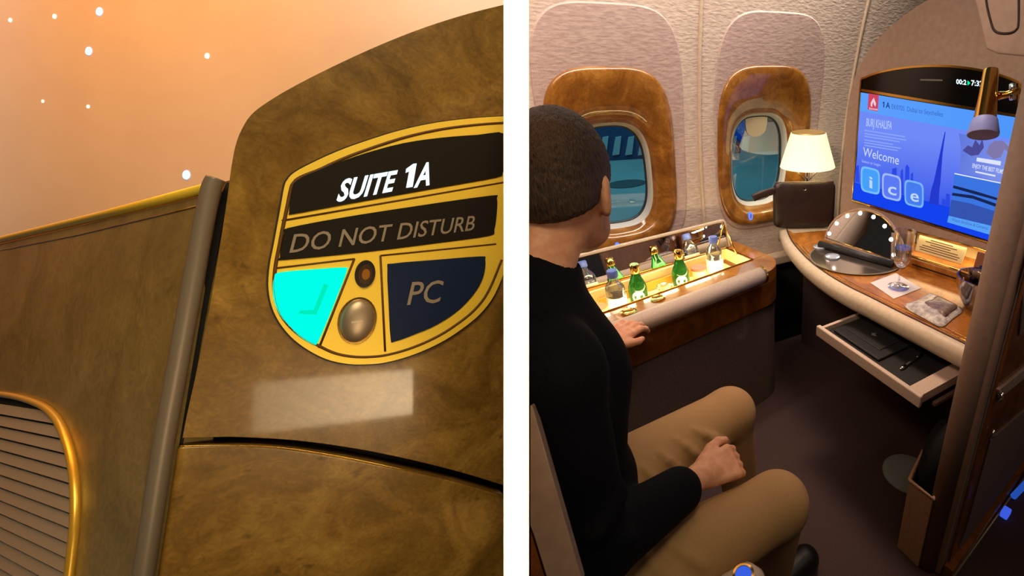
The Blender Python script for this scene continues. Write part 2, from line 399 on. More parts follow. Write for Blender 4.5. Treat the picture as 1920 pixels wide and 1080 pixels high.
# ================================================================== LEFT OF THE DIVIDER: sign panel, door and starry ceiling
dirL = ray(600, 540).normalized()
uL = (RT - dirL * RT.dot(dirL)).normalized()
LP = Frame(at(600, 540, 0.36), uL, (-dirL).cross(uL), -dirL)
XR = 948
# starry ceiling behind
cA, cB, cC = at(949, -60, 0.51), at(-260, -60, 0.70), at(-260, 620, 0.70)
cu = (cA - cB).normalized(); cn = cu.cross((cB - cC).normalized()).normalized(); cv = cn.cross(cu)
CE = Frame(cA, cu, cv, cn)
M_ceil = noisy('cabin_ceiling', lin(226, 214, 204), lin(230, 219, 209), 12, 0.75, 0.0)
ceil_pts = CE.pxs([(-260, -200), (949, -120), (949, 560), (-260, 640)])
ceil = thing('ceiling', CE.p(*ceil_pts[0]), kind='structure')
tag(ceil, 'orange lit cabin ceiling sprinkled with tiny star lights', 'ceiling')
prism('ceiling_panel', CE, ceil_pts, -0.01, 0.0, M_ceil, ceil)
M_starb = emis('star_blue', lin(150, 200, 255), 3.0); M_starw = emis('star_warm', lin(255, 235, 190), 2.0)
for (u, v, r, m_) in [(187, 22, 5.5, M_starb), (167, 96, 5.5, M_starb), (350, 328, 6.5, M_starb), (389, 105, 4.0, M_starw), (103, 31, 3.2, M_starw), (20, 38, 2.8, M_starw), (166, 200, 2.4, M_starw), (81, 190, 2.0, M_starw)]:
    a, b = CE.px(u, v); a2, b2 = CE.px(u + r, v); rr = abs(a2 - a)
    prism('star_light', CE, [(a + rr * math.cos(t * math.pi / 6), b + rr * math.sin(t * math.pi / 6)) for t in range(12)], -0.001, 0.0008, m_, ceil)

# fixed suite panel with the sign
part_ = thing('suite_bulkhead', LP.p(*LP.px(700, 900)), 'polished burl wood suite panel with rounded shoulder carrying the lit sign', 'wall panel')
up_l = [(342, 821), (352, 770), (372, 680), (394, 570), (412, 462), (426, 372), (433, 318), (441, 275), (452, 245), (471, 215), (505, 189), (560, 157), (640, 117), (720, 81), (800, 50), (880, 25), (XR, 8)]
bot_u = [(XR, 911), (880, 890), (800, 869), (700, 847), (600, 831), (520, 823), (430, 819)]
pts = c2(LP.pxs(up_l), 4) + c2(LP.pxs(bot_u), 3)
prism('upper_panel', LP, pts, -0.022, 0.0, M_burl, part_, bevel=0.0022, seg=4)
low = [(332, 838), (420, 835), (520, 838), (640, 856), (760, 881), (860, 904), (XR, 930)]
pts = c2(LP.pxs(low), 4) + LP.pxs([(XR, 1130), (286, 1130)])
prism('lower_panel', LP, pts, -0.022, -0.001, M_burl, part_, bevel=0.0022, seg=3)
prism('shadow_gap_backing', LP, LP.pxs([(380, 740), (XR, 780), (XR, 1120), (300, 1120)]), -0.030, -0.0225, M_dark, part_)
tube('lower_edge_highlight', [LP.p(*p, -0.0015) for p in c2(LP.pxs([(334, 838), (420, 836), (520, 839), (640, 857), (760, 882), (860, 905), (XR, 931)]), 4)], 0.0004, M_goldpol, part_, 6)  # edge highlight put in as a thin gold line

# the sliding suite door to the left of the post
pA = LP.p(*LP.px(412, 340)); pB = LP.p(*LP.px(278, 1080)); dl = ray(-720, 648).normalized(); vp = (pA - pB).normalized()
nD = (-dl).cross(vp).normalized(); DF = Frame(LP.p(*LP.px(371, 540), -0.004), -dl, nD.cross(-dl), nD)
door = thing('suite_door', DF.p(*DF.px(100, 1090)), 'brown veneer suite door with gold top edge and grey louvred vent', 'door')
prism('door_panel', DF, DF.pxs([(-70, 476), (398, 362), (372, 540), (345, 690), (318, 840), (255, 1220), (-70, 1220)]), -0.02, 0.0, M_burl_door, door, bevel=0.001)
tube('gold_edge', [DF.p(*DF.px(u, v), 0.0) for u, v in [(-70, 468), (0, 450), (200, 402), (404, 349)]], 0.0036, M_signgold, door, 12)
prism('top_cap', DF, DF.pxs([(-70, 462), (0, 445), (200, 392), (408, 333), (404, 352), (200, 404), (0, 452), (-70, 470)]), -0.03, -0.006, mat('brass_cap', lin(190, 130, 50), 0.35, 0.8), door)
tube('edge_reflection', [DF.p(*DF.px(u, v), 0.0) for u, v in [(-70, 480), (20, 466), (150, 440), (300, 404), (392, 381)]], 0.0007, M_burl, door, 6)  # reflection below the gold edge put in as a thin line
post_px = [(413, 336), (404, 356), (390, 420), (370, 530), (343, 680), (316, 830), (277, 1080), (266, 1150)]
post_pts = [LP.p(*LP.px(u - 7, v), 0.003) for u, v in post_px]
tube('edge_post', [p for p in catmull(post_pts, 4)], 0.0048, M_steel, door, 16)
prism('post_seal', LP, c2(LP.pxs([(u + 10, v + 4) for u, v in post_px]), 3) + c2(LP.pxs([(u + 24, v + 4) for u, v in post_px[::-1]]), 3), -0.016, -0.006, M_dark, door)
# louvred vent
vent = thing('vent_grille', DF.p(*DF.px(60, 1000)), None, None); vent.parent = door; vent.matrix_parent_inverse = Matrix.Translation(-door.location)
ring_o = [(-60, 733), (0, 738), (40, 744), (80, 757), (104, 773), (122, 798), (137, 838), (146, 880), (150, 930), (149, 980), (143, 1040), (132, 1130), (120, 1210)]
rp = c2(DF.pxs(ring_o), 6)
tube('gold_surround', [DF.p(a, b, 0.002) for a, b in rp], 0.0026, mat('satin_gold', lin(240, 190, 70), 0.3, 0.55), vent, 14)
back = rp + DF.pxs([(-60, 1210)])
prism('vent_backing', DF, back, -0.001, 0.0006, M_dark, vent)
M_slat = mat('vent_slat', lin(168, 154, 140), 0.5, 0.0)
def right_edge(b):
    best = None
    for i in range(len(rp) - 1):
        (a0, b0), (a1, b1) = rp[i], rp[i + 1]
        if (b0 - b) * (b1 - b) <= 0 and b0 != b1:
            a = a0 + (a1 - a0) * (b - b0) / (b1 - b0); best = a if best is None else max(best, a)
    return best
aL = DF.px(-50, 900)[0]
ys = [DF.px(0, y)[1] for y in (777, 1060)]
pitch = (ys[0] - ys[1]) / 12
for k in range(-1, 24):
    b0 = ys[0] - pitch * k
    e0, e1 = right_edge(b0 - pitch * 0.06), right_edge(b0 - pitch * 0.92)
    if e0 is None or e1 is None: continue
    q = [DF.p(aL, b0 - pitch * 0.05, 0.0016), DF.p(e0 - 0.002, b0 - pitch * 0.05, 0.0016), DF.p(e1 - 0.002, b0 - pitch * 0.82, 0.0032), DF.p(aL, b0 - pitch * 0.82, 0.0032)]
    q2 = [p - DF.n * 0.0014 for p in q]
    obj('slat', q + q2, [(3, 2, 1, 0), (4, 5, 6, 7), (0, 1, 5, 4), (1, 2, 6, 5), (2, 3, 7, 6), (3, 0, 4, 7)], M_slat, vent)

# suite sign
sign = thing('suite_sign', LP.p(*LP.px(690, 681)), 'gold shield shaped sign reading SUITE 1A and DO NOT DISTURB', 'sign')
def cs(L_): return [(500 + x / 2.16, 200 + y / 2.16) for x, y in L_]
s_out = cs([(975, 630), (920, 760), (860, 840), (780, 905), (700, 955), (600, 1000), (500, 1030), (420, 1041), (330, 1040), (240, 1020), (150, 972), (80, 910), (30, 830), (9, 740), (13, 650), (30, 560), (55, 425), (72, 330), (84, 300), (110, 272), (170, 238), (280, 187), (400, 143), (550, 97), (700, 66), (850, 49), (968, 42)])
def clipx(l, lim): return [(min(a, lim), b) for a, b in l]
lim = LP.px(XR, 540)[0]
so = c2(LP.pxs(s_out), 4)
cen = LP.px(760, 430)
def inset(l, k0):  # move every point of an outline inwards by k metres along its normal
    out = []; n = len(l)
    for i in range(n):
        a, b = Vector(l[max(i - 1, 0)]), Vector(l[min(i + 1, n - 1)]); t = (b - a).normalized(); nn = Vector((t.y, -t.x))
        if (Vector(cen) - Vector(l[i])).dot(nn) < 0: nn = -nn
        k = k0 if k0 < 0.004 else k0 * min(1.0, 0.48 + 0.52 * max(0.0, (l[i][0] - gx0) / (gx1 - gx0)))
        out.append((l[i][0] + nn.x * k, l[i][1] + nn.y * k))
    return out
gx0 = LP.px(520, 540)[0]; gx1 = LP.px(585, 540)[0]
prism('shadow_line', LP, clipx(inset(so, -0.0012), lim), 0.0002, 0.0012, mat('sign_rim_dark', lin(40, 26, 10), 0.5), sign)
prism('gold_plate', LP, clipx(so, lim), 0.0003, 0.0034, M_signgold, sign, bevel=0.0012, seg=3)
tube('groove', [LP.p(a, b, 0.0034) for a, b in inset(so, 0.0062) if a < lim - 0.001], 0.0011, M_groove, sign, 6)
def groove(a, b): tube('groove', [LP.p(*LP.px(*cs([a])[0]), 0.0034), LP.p(*LP.px(*cs([b])[0]), 0.0034)], 0.0008, M_groove, sign, 6)
for a, b in [((62, 464), (965, 307)), ((36, 655), (356, 617)), ((354, 617), (212, 975)), ((459, 604), (478, 990)), ((459, 604), (925, 557))]: groove(a, b)
M_navy = mat('navy_panel', lin(22, 36, 68), 0.5, spec=0.15)
M_green = emis('green_lamp', lin(0, 255, 212), 1.25)
def plate(name, L_, m_, h=0.0044, sm=3): return prism(name, LP, clipx(c2(LP.pxs(cs(L_)), sm, True) if sm else LP.pxs(cs(L_)), lim), 0.0, h, m_, sign, bevel=0.0006)
plate('suite_display', [(92, 432), (96, 390), (104, 330), (116, 308), (170, 277), (280, 234), (400, 192), (550, 152), (700, 130), (850, 118), (962, 115), (964, 230), (952, 270), (925, 290), (700, 330), (300, 402), (110, 437)], M_black)
plate('privacy_display', [(55, 612), (62, 560), (72, 512), (88, 493), (300, 452), (600, 405), (905, 362), (928, 372), (928, 430), (918, 500), (898, 524), (700, 552), (400, 590), (72, 622)], M_black)
gl = plate('green_lamp_button', [(26, 735), (32, 690), (54, 672), (180, 660), (312, 652), (324, 662), (300, 730), (250, 855), (207, 952), (190, 961), (130, 925), (70, 864), (36, 800)], M_green)
plate('pc_button', [(487, 655), (508, 636), (680, 621), (862, 607), (881, 618), (876, 680), (845, 745), (780, 818), (690, 880), (600, 920), (516, 950), (500, 938), (492, 800)], M_navy)
M_txtw = emis('display_white', lin(225, 252, 255), 1.6); M_txtg = mat('printed_grey', lin(146, 130, 114), 0.6)
def sx(x, y): return cs([(x, y)])[0]
text_px('lettering', 'SUITE', LP, sx(281, 384), sx(508, 340), sx(309, 294), 0.0045, M_txtw, sign, bold=0.03)
prism('lettering', LP, LP.pxs(cs([(562, 332), (574, 266), (560, 272), (562, 256), (590, 236), (604, 234), (588, 328)])), 0.0044, 0.0050, M_txtw, sign)
text_px('lettering', 'A', LP, sx(596, 326), sx(660, 314), sx(620, 230), 0.0045, M_txtw, sign, bold=0.03)
text_px('lettering', 'DO NOT DISTURB', LP, sx(92, 592), sx(838, 500), sx(112, 514), 0.0045, M_txtg, sign, bold=0.006)
text_px('lettering', 'PC', LP, sx(568, 803), sx(700, 792), sx(590, 706), 0.0045, M_txtg, sign, bold=0.006)
tick = LP.pxs(cs([(128, 838), (135, 824), (190, 822), (232, 716), (250, 724), (202, 842)]))
prism('tick_mark', LP, tick, 0.0044, 0.0048, emis('tick_green', lin(0, 236, 190), 1.0), sign)
def ell_px(cx, cy, rx, ry, rot, n=32):
    o = []
    for k in range(n):
        t = 2 * math.pi * k / n; x, y = rx * math.cos(t), ry * math.sin(t); o.append((cx + x * math.cos(rot) - y * math.sin(rot), cy + x * math.sin(rot) + y * math.cos(rot)))
    return LP.pxs(cs(o))
prism('sensor_bezel', LP, ell_px(397, 678, 41, 56, 0.2), 0.003, 0.0050, mat('sensor_black', lin(30, 22, 14), 0.3), sign, bevel=0.0008)
prism('sensor_ring', LP, ell_px(397, 680, 29, 40, 0.2), 0.004, 0.0054, mat('sensor_brown', lin(70, 50, 26), 0.35, 0.6), sign, bevel=0.0006)
prism('sensor_lens', LP, ell_px(400, 680, 16, 22, 0.2), 0.004, 0.0058, mat('amber_lens', lin(150, 96, 30), 0.25), sign)
kn = [ell_px(365, 866, 70 * k, 90 * k, 0.35) for k in (1.0, 0.98, 0.93, 0.8, 0.5, 0.15)]
hs = [0.003, 0.0048, 0.006, 0.0074, 0.0088, 0.0092]
loft('bell_button', [[LP.p(a, b, h) for a, b in l] for l, h in zip(kn, hs)], mat('brushed_nickel', lin(172, 152, 128), 0.42, 0.7), sign, cap='end', split=False)
prism('button_dash', LP, LP.pxs(cs([(340, 868), (385, 862), (386, 868), (341, 875)])), 0.0088, 0.0094, mat('dash_mark', lin(205, 190, 165), 0.5), sign)
prism('button_ring', LP, [ell_px(365, 866, 77, 97, 0.35), ell_px(365, 866, 69, 89, 0.35)], 0.003, 0.0042, M_goldpol, sign)

# ================================================================== RIGHT OF THE DIVIDER: the suite
M_carpet = noisy('carpet', lin(58, 42, 42), lin(74, 55, 52), 260, 0.95, 0.6, dist=0.004)
fl = obj('floor', [(-0.6, -0.7, 0), (2.8, -0.7, 0), (2.8, 2.3, 0), (-0.6, 2.3, 0), (-0.6, -0.7, -0.05), (2.8, -0.7, -0.05), (2.8, 2.3, -0.05), (-0.6, 2.3, -0.05)],
         [(0, 1, 2, 3), (7, 6, 5, 4), (0, 4, 5, 1), (1, 5, 6, 2), (2, 6, 7, 3), (3, 7, 4, 0)], M_carpet)
tag(fl, 'dark mauve carpet covering the suite floor', 'floor', kind='structure')

def wy(x, z): return 2.1 - 0.235 * x - 0.125 * max(0, z - 0.9) ** 2
wu = Vector((1, -0.235, 0)).normalized()
def wall_frame(x, z):
    return Frame((x, wy(x, z), z), wu, (Vector((0, -0.25 * max(0, z - 0.9), 1))).normalized())
M_wall = noisy('embossed_wall', lin(186, 168, 156), lin(206, 190, 176), 42, 0.6, 0.55, (1.0, 1.0, 2.6), 2, dist=0.004, lo=0.3, hi=0.7)
M_wall2 = noisy('embossed_panel', lin(168, 146, 140), lin(186, 164, 156), 34, 0.6, 0.45, (1.0, 1.0, 2.6), 2, dist=0.004, lo=0.3, hi=0.7)
def sup(hw, hh, n, e, c0=(0, 0)):
    out = []
    for k in range(n):
        t = 2 * math.pi * k / n; ct, st = math.cos(t), math.sin(t)
        out.append((c0[0] + hw * abs(ct) ** (2 / e) * (1 if ct >= 0 else -1), c0[1] + hh * abs(st) ** (2 / e) * (1 if st >= 0 else -1)))
    return out
def wall_sheet(name, x0, x1, z0, z1, nx, nz, off0, off1, m_, parent):
    V, F = [], []
    for off in (off0, off1):
        for j in range(nz + 1):
            for i in range(nx + 1):
                x = x0 + (x1 - x0) * i / nx; z = z0 + (z1 - z0) * j / nz; V.append((x, wy(x, z) + off, z))
    n = (nx + 1) * (nz + 1); I = lambda i, j: j * (nx + 1) + i
    for j in range(nz):
        for i in range(nx):
            q = (I(i, j), I(i + 1, j), I(i + 1, j + 1), I(i, j + 1)); F.append(q); F.append(tuple(n + k for k in reversed(q)))
    per = [I(i, 0) for i in range(nx)] + [I(nx, j) for j in range(nz)] + [I(i, nz) for i in range(nx, 0, -1)] + [I(0, j) for j in range(nz, 0, -1)]
    for k in range(len(per)): a, b = per[k], per[(k + 1) % len(per)]; F.append((b, a, n + a, n + b))
    return obj(name, V, F, m_, parent, True)
WIN = [(0.862, 1.157), (1.565, 1.160)]
wall = thing('wall_window', (1.2, wy(1.2, 0), 0), kind='structure'); tag(wall, 'embossed beige cabin side wall with two wood framed windows', 'wall')
def cut_windows(o):
    for (x, z) in WIN:
        f = wall_frame(x, z); c = prism('cutter', f, sup(0.215, 0.312, 48, 3.4, (0, -0.025)), -0.15, 0.15, M_wall)
        b = o.modifiers.new('cut', 'BOOLEAN'); b.object = c; b.operation = 'DIFFERENCE'; b.solver = 'EXACT'
        bpy.context.view_layer.update()
        me = bpy.data.meshes.new_from_object(o.evaluated_get(bpy.context.evaluated_depsgraph_get()))
        o.modifiers.clear(); old = o.data; o.data = me; bpy.data.meshes.remove(old)
        bpy.data.objects.remove(c)
        me.polygons.foreach_set('use_smooth', [True] * len(me.polygons))
        m = o.modifiers.new('split', 'EDGE_SPLIT'); m.split_angle = math.radians(40)
SEAMS = [-1.4, -0.55, 0.33, 1.232, 2.045, 2.75]
for i in range(len(SEAMS) - 1):
    s = wall_sheet('wall_panel', SEAMS[i] + 0.003, SEAMS[i + 1] - 0.003, 0.0, 2.15, 14, 16, 0.0, 0.03, M_wall, wall)
    if i in (2, 3): 
        s.modifiers.clear(); cut_windows(s)
for sx_ in SEAMS[1:-1]:
    tube('panel_seam', [(sx_, wy(sx_, z) - 0.002, z) for z in np.linspace(0.5, 2.12, 14)], 0.008, M_cream, wall, 8)
wall_sheet('dark_wall_sheet', -0.15, 2.75, 0, 0.545, 6, 2, -0.012, -0.001, M_dark, wall)  # dark sheet added to darken the wall below the ledge
# raised panels round the windows
for (x, z) in WIN:
    n = 72; V = []
    o_ = sup(0.290, 0.495, n, 4.2, (0.018, 0.090)); i_ = sup(0.250, 0.372, n, 3.6)
    for (lst, off) in ((o_, 0.0), ([(a * 0.985 + 0.0003, (b - 0.09) * 0.988 + 0.09) for a, b in o_], -0.005), (i_, -0.005)):
        for a, b in lst: X = x + a * 0.973; Z = z + b; V.append((X, wy(X, Z) + off, Z))
    F = []
    for r_ in (0, 1):
        for k in range(n): F.append((r_ * n + k, r_ * n + (k + 1) % n, (r_ + 1) * n + (k + 1) % n, (r_ + 1) * n + k))
    obj('window_panel', V, F, M_wall2, wall)

M_surr = burl('burl_window', lin(92, 52, 16), lin(136, 88, 32), lin(170, 120, 52), 8, coat=0.9, rough=0.32, crough=0.04, eyes=0.25)
M_bezel = mat('window_bezel', lin(180, 184, 182), 0.4)
M_pane = clearglass('window_glass', (0.92, 0.97, 1, 1), 0.05)
M_blue = emis('blue_led', lin(70, 110, 255), 2.2)
for wi, ((x, z), nm) in enumerate(zip(WIN, ('window_1', 'window_2'))):
    f = wall_frame(x, z); N = 72
    W = thing(nm, f.p(0, -0.37, 0), kind='structure')
    tag(W, ['burl framed cabin window beside the man\'s head', 'burl framed cabin window behind the black pouch'][wi], 'window')
    def lp(hw, hh, e, c, cy=0.0):
        o = []
        for a, b in sup(hw, hh, N, e, (0, cy)):
            p0 = f.p(a, b, 0); dl_ = (p0.y - wy(p0.x, p0.z)) * (1.0 if c > -0.02 else max(0.0, 1 - (-0.02 - c) / 0.03)); o.append(p0 + f.n * (c + dl_))
        return o
    loft('wood_surround', [lp(0.258, 0.380, 3.6, 0.0), lp(0.256, 0.378, 3.6, 0.010), lp(0.246, 0.366, 3.6, 0.016), lp(0.222, 0.334, 3.5, 0.014, -0.01), lp(0.200, 0.290, 3.4, 0.008, -0.035), lp(0.185, 0.262, 3.3, -0.004, -0.052), lp(0.168, 0.240, 3.2, -0.030, -0.066), lp(0.160, 0.232, 3.1, -0.046, -0.068)], M_surr, W, flip=False, split=False)
    loft('bezel', [lp(0.162, 0.234, 3.1, -0.044, -0.068), lp(0.157, 0.229, 3.1, -0.046, -0.068), lp(0.150, 0.222, 3.0, -0.062, -0.069), lp(0.146, 0.218, 3.0, -0.078, -0.070)], M_bezel, W, split=False)
    loft('inner_frame', [lp(0.146, 0.218, 3.0, -0.078, -0.070), lp(0.140, 0.212, 3.0, -0.079, -0.070), lp(0.139, 0.211, 3.0, -0.09, -0.070)], mat('window_seal', lin(28, 44, 52), 0.5), W, split=False)
    prism('pane', f, sup(0.142, 0.214, N, 3.0, (0, -0.070)), -0.090, -0.086, M_pane, W)
    q = f.px(*((1160, 462), (1409, 405))[wi], 0.012)
    _p0 = f.p(q[0], q[1], 0); _dd = _p0.y - wy(_p0.x, _p0.z); q = f.px(*((1160, 462), (1409, 405))[wi], 0.014 + _dd)
    outl, inl = sup(0.011, 0.020, 24, 2.6, q), sup(0.0055, 0.014, 24, 2.6, q)
    prism('shade_button', f, [outl, inl], 0.002 + _dd, 0.0170 + _dd, M_blue, W)
    prism('button_core', f, inl, 0.002 + _dd, 0.0163 + _dd, mat('button_core', lin(150, 130, 190), 0.4), W)
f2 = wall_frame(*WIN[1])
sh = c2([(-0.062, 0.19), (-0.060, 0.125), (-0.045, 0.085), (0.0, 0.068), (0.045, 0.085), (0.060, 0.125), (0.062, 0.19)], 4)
prism('lamp_reflection', f2, [(a - 0.005, b - 0.022) for a, b in sh if b < 0.5], -0.084, -0.081, mat('reflection_cream', lin(226, 220, 196), 0.55), bpy.data.objects['window_2'], bevel=0.0008)  # lampshade's reflection in the pane, put in as a cream tongue

# outside the windows: the floodlit apron and terminal
M_apron = noisy('apron_concrete', lin(120, 158, 164), lin(132, 168, 174), 0.6, 0.9, 0.1)
ap = obj('ground', [(-40, 2.8, -2.0), (60, 2.8, -2.0), (60, 60, -2.0), (-40, 60, -2.0), (-40, 2.8, -2.3), (60, 2.8, -2.3), (60, 60, -2.3), (-40, 60, -2.3)], [(0, 1, 2, 3), (7, 6, 5, 4), (0, 4, 5, 1), (1, 5, 6, 2), (2, 6, 7, 3), (3, 7, 4, 0)], M_apron)
tag(ap, 'teal floodlit airport apron outside the windows', 'ground', kind='structure')
tb0 = Pz(1165, 300, -2.0)
bx = thing('terminal_building', (tb0.x, tb0.y, -2.0), 'dark blue terminal with pale slanted panels seen through the window', 'building')
bn = Vector((tb0.x, tb0.y, 0)).normalized(); bu = Vector((bn.y, -bn.x, 0)); BFm = Frame((tb0.x, tb0.y, -2.0), bu, (0, 0, 1), -bn)
M_navyw = mat('terminal_navy', lin(52, 92, 140), 0.8); M_palew = mat('terminal_pale', lin(200, 226, 236), 0.7)
prism('wall', BFm, [(-6, 0), (14, 0), (14, 9), (-6, 9)], -0.4, 0, M_navyw, bx)
for k in range(-3, 12):
    u0 = 1130 + k * 24
    prism('pale_panel', BFm, BFm.pxs([(u0 - 6, 291), (u0 + 7, 289), (u0 + 11, 255), (u0, 257)]), 0.0, 0.06, M_palew, bx)
st = Pz(1175, 345, -2.0)
tag(obj('oil_stain', [(st.x + 0.62 * math.cos(t) * 1.0, st.y + 0.55 * math.sin(t), -1.985 + 0.0) for t in np.linspace(0, 2 * math.pi, 24, endpoint=False)] + [(st.x, st.y, -1.98)], [(k, (k + 1) % 24, 24) for k in range(24)], mat('stain', lin(56, 84, 92), 0.9)), 'dark oval patch on the apron outside the window', 'stain')
area('apron_floodlight', (6, 16, 9), (5, 12, -2), 14, 14, 1500, (0.32, 0.80, 0.88))

# wall ledge and forward wall
vx = [0.2, 2.6]
led = [(x, wy(x, 0.6) - 0.075, 0.60) for x in vx] + [(x, wy(x, 0.6) - 0.004, 0.60) for x in vx[::-1]]
led2 = [(a, b, 0.545) for a, b, c in led]
lg = obj('trim_1', led + led2, [(0, 1, 2, 3), (7, 6, 5, 4), (0, 4, 5, 1), (1, 5, 6, 2), (2, 6, 7, 3), (3, 7, 4, 0)], M_cream, bevel=0.012, seg=3)
tag(lg, 'cream ledge along the wall between console and vanity', 'trim', kind='structure')
fw_ = box('wall_forward', (2.62, 0.2, 0), (2.68, 1.52, 2.15), mat('olive_grey_wall', lin(150, 142, 120), 0.7)); tag(fw_, 'olive grey forward wall behind the screen partition', 'wall', kind='structure')

# ------------------------------------------------------------------ screen partition and television
XB = 1.70
BF = Frame((XB, 0, 0), (0, -1, 0), (0, 0, 1), (-1, 0, 0))
lft = c2(BF.pxs([(1574, 420), (1577, 370), (1580, 320), (1586, 230), (1594, 175), (1608, 132), (1640, 80), (1690, 33), (1740, 0), (1800, -28), (1870, -46), (1960, -55)]), 4)
outl = lft + [(-0.30, 1.87), (-0.30, 0.905), (-0.955, 0.905), (-0.955, 0.78), (lft[0][0], 0.78)]
bk = thing('wall_screen', (1.73, 1.0, 0.78), kind='structure'); tag(bk, 'arched brown grey partition holding the television', 'wall')
prism('partition_panel', BF, outl, -0.06, 0.0, M_mauve, bk, bevel=0.018, seg=4)
box('footwell_panel', (1.74, 0.38, 0.0), (1.78, 1.60, 0.74), M_carpet, bk)

tv = thing('television', (XB, 0.95, 0.93), 'lit blue television screen saying Welcome in a gold frame', 'television')
fr_in = BF.pxs([(1600, 374), (1606, 300), (1612, 220), (1617, 150)]) + c2(BF.pxs([(1617, 149), (1650, 137), (1700, 128), (1750, 125), (1800, 127), (1850, 135), (1890, 147), (1912, 157)]), 3) + BF.pxs([(1909, 230), (1896, 330), (1876, 459)])
def ring_of(l, k):
    c = Vector((sum(a for a, b in l) / len(l), sum(b for a, b in l) / len(l))); o = []; n = len(l)
    for i in range(n):
        a, b = Vector(l[i - 1]), Vector(l[(i + 1) % n]); t = (b - a).normalized(); nn = Vector((t.y, -t.x))
        if (Vector(l[i]) - c).dot(nn) < 0: nn = -nn
        o.append((l[i][0] + nn.x * k, l[i][1] + nn.y * k))
    return o
prism('gold_frame', BF, [ring_of(fr_in, 0.006), ring_of(fr_in, -0.001)], 0.0, 0.009, M_goldpol, tv, bevel=0.002)
prism('black_header', BF, fr_in, 0.0, 0.003, mat('tv_black', lin(10, 9, 9), 0.12, coat=0.3), tv)
prism('gold_bar', BF, BF.pxs([(1615, 166), (1911, 215), (1911, 220), (1615, 171)]), 0.002, 0.007, M_goldpol, tv)
scr = BF.pxs([(1600, 373), (1608, 290), (1614, 173), (1911, 221), (1900, 320), (1874, 456)])
S = prism('screen', BF, scr, 0.002, 0.0040, emis('screen_base', lin(30, 70, 232), 1.0, lin(112, 138, 246), 2, 0.98, 1.28), tv)
def sc(n, L_, m_, c=0.0043, d=0.0004, sm=False): return prism(n, BF, BF.pxs(L_), c - 0.0003, c + d, m_, S)
E_head = emis('screen_header', lin(76, 150, 250), 1.0, lin(92, 160, 252), 1, 0.5, 1.25)
sc('header_band', [(1613, 208), (1614, 173), (1911, 221), (1908, 262)], E_head)
sc('airline_logo', [(1628, 205), (1630, 175), (1649, 178), (1647, 209)], emis('logo_red', lin(205, 70, 96), 1.0), 0.0048)
lgw = emis('logo_white', lin(240, 205, 222), 1.0)
sc('logo_mark', [(1634, 199), (1634, 193), (1637, 187), (1640, 183), (1642, 189), (1644, 194), (1643, 200), (1640, 196), (1639, 190), (1637, 196), (1637, 200)], lgw, 0.0052)
text_px('lettering', 'Emirates', BF, (1630, 205), (1646, 207), (1630, 201), 0.0052, lgw, S, bold=0.02)
T_nav = emis('screen_navy_text', lin(30, 58, 130), 1.0); T_pale = emis('screen_pale_text', lin(176, 196, 255), 1.0); T_mid = emis('screen_mid_text', lin(60, 100, 190), 1.0)
text_px('lettering', 'A', BF, (1661, 202), (1669, 203.5), (1661, 191), 0.0048, T_nav, S, bold=0.02)
sc('lettering', [(1657.5, 201), (1658, 192.5), (1656, 194), (1656, 192.5), (1658.5, 190.5), (1659.6, 190.7), (1659.2, 201.3)], T_nav, 0.0049)
text_px('lettering', 'EK0705  Dubai to Seychelles', BF, (1672, 204), (1768, 219), (1672, 195), 0.0048, T_mid, S)
text_px('lettering', 'BURJ KHALIFA', BF, (1624, 236), (1672, 243), (1625, 221), 0.0048, T_pale, S, bold=0.02)
for k, (y, x1) in enumerate([(243, 1698), (249, 1700), (254, 1688), (261, 1675), (266, 1690), (271, 1684)]):
    dx = x1 - 1622; y2 = y + dx * 0.16
    sc('small_print', [(1622, y + 2.2), (1622, y), (x1, y2), (x1, y2 + 2.2)], emis('screen_print', lin(140, 165, 250), 1.0), 0.0046)
text_px('lettering', 'Welcome', BF, (1618, 292), (1685, 309), (1619, 275), 0.0048, emis('screen_white_text', lin(206, 220, 255), 1.0), S)
text_px('lettering', 'Select to begin', BF, (1616, 304), (1651, 312), (1616, 299), 0.0048, T_pale, S)
# sea, skyline and tower
sc('sea', [(1600, 373), (1603, 342), (1660, 356), (1720, 372), (1780, 388), (1885, 406), (1874, 456)], emis('screen_sea', lin(20, 66, 236), 1.0), 0.0043, 0.0002)
E_sky = emis('screen_skyline', lin(44, 74, 228), 1.0)
for q in [[(1672, 359), (1674, 316), (1682, 314), (1683, 362)], [(1688, 362), (1690, 320), (1694, 316), (1695, 364)], [(1697, 364), (1699, 312), (1702, 308), (1706, 314), (1706, 366)], [(1708, 366), (1709, 326), (1713, 322), (1714, 368)], [(1605, 340), (1606, 312), (1611, 309), (1612, 342)], [(1766, 384), (1768, 372), (1774, 374), (1774, 386)], [(1774, 386), (1775, 362), (1782, 364), (1782, 388)]]:
    sc('skyline_tower', q, E_sky, 0.0044)
sc('tall_tower', [(1743, 381), (1747, 356), (1752, 340), (1758, 312), (1764, 285), (1769, 262), (1773, 246), (1774, 248), (1771, 268), (1768, 292), (1766, 320), (1764, 345), (1762, 360), (1761, 384)], emis('screen_tower', lin(36, 58, 206), 1.0), 0.0046)
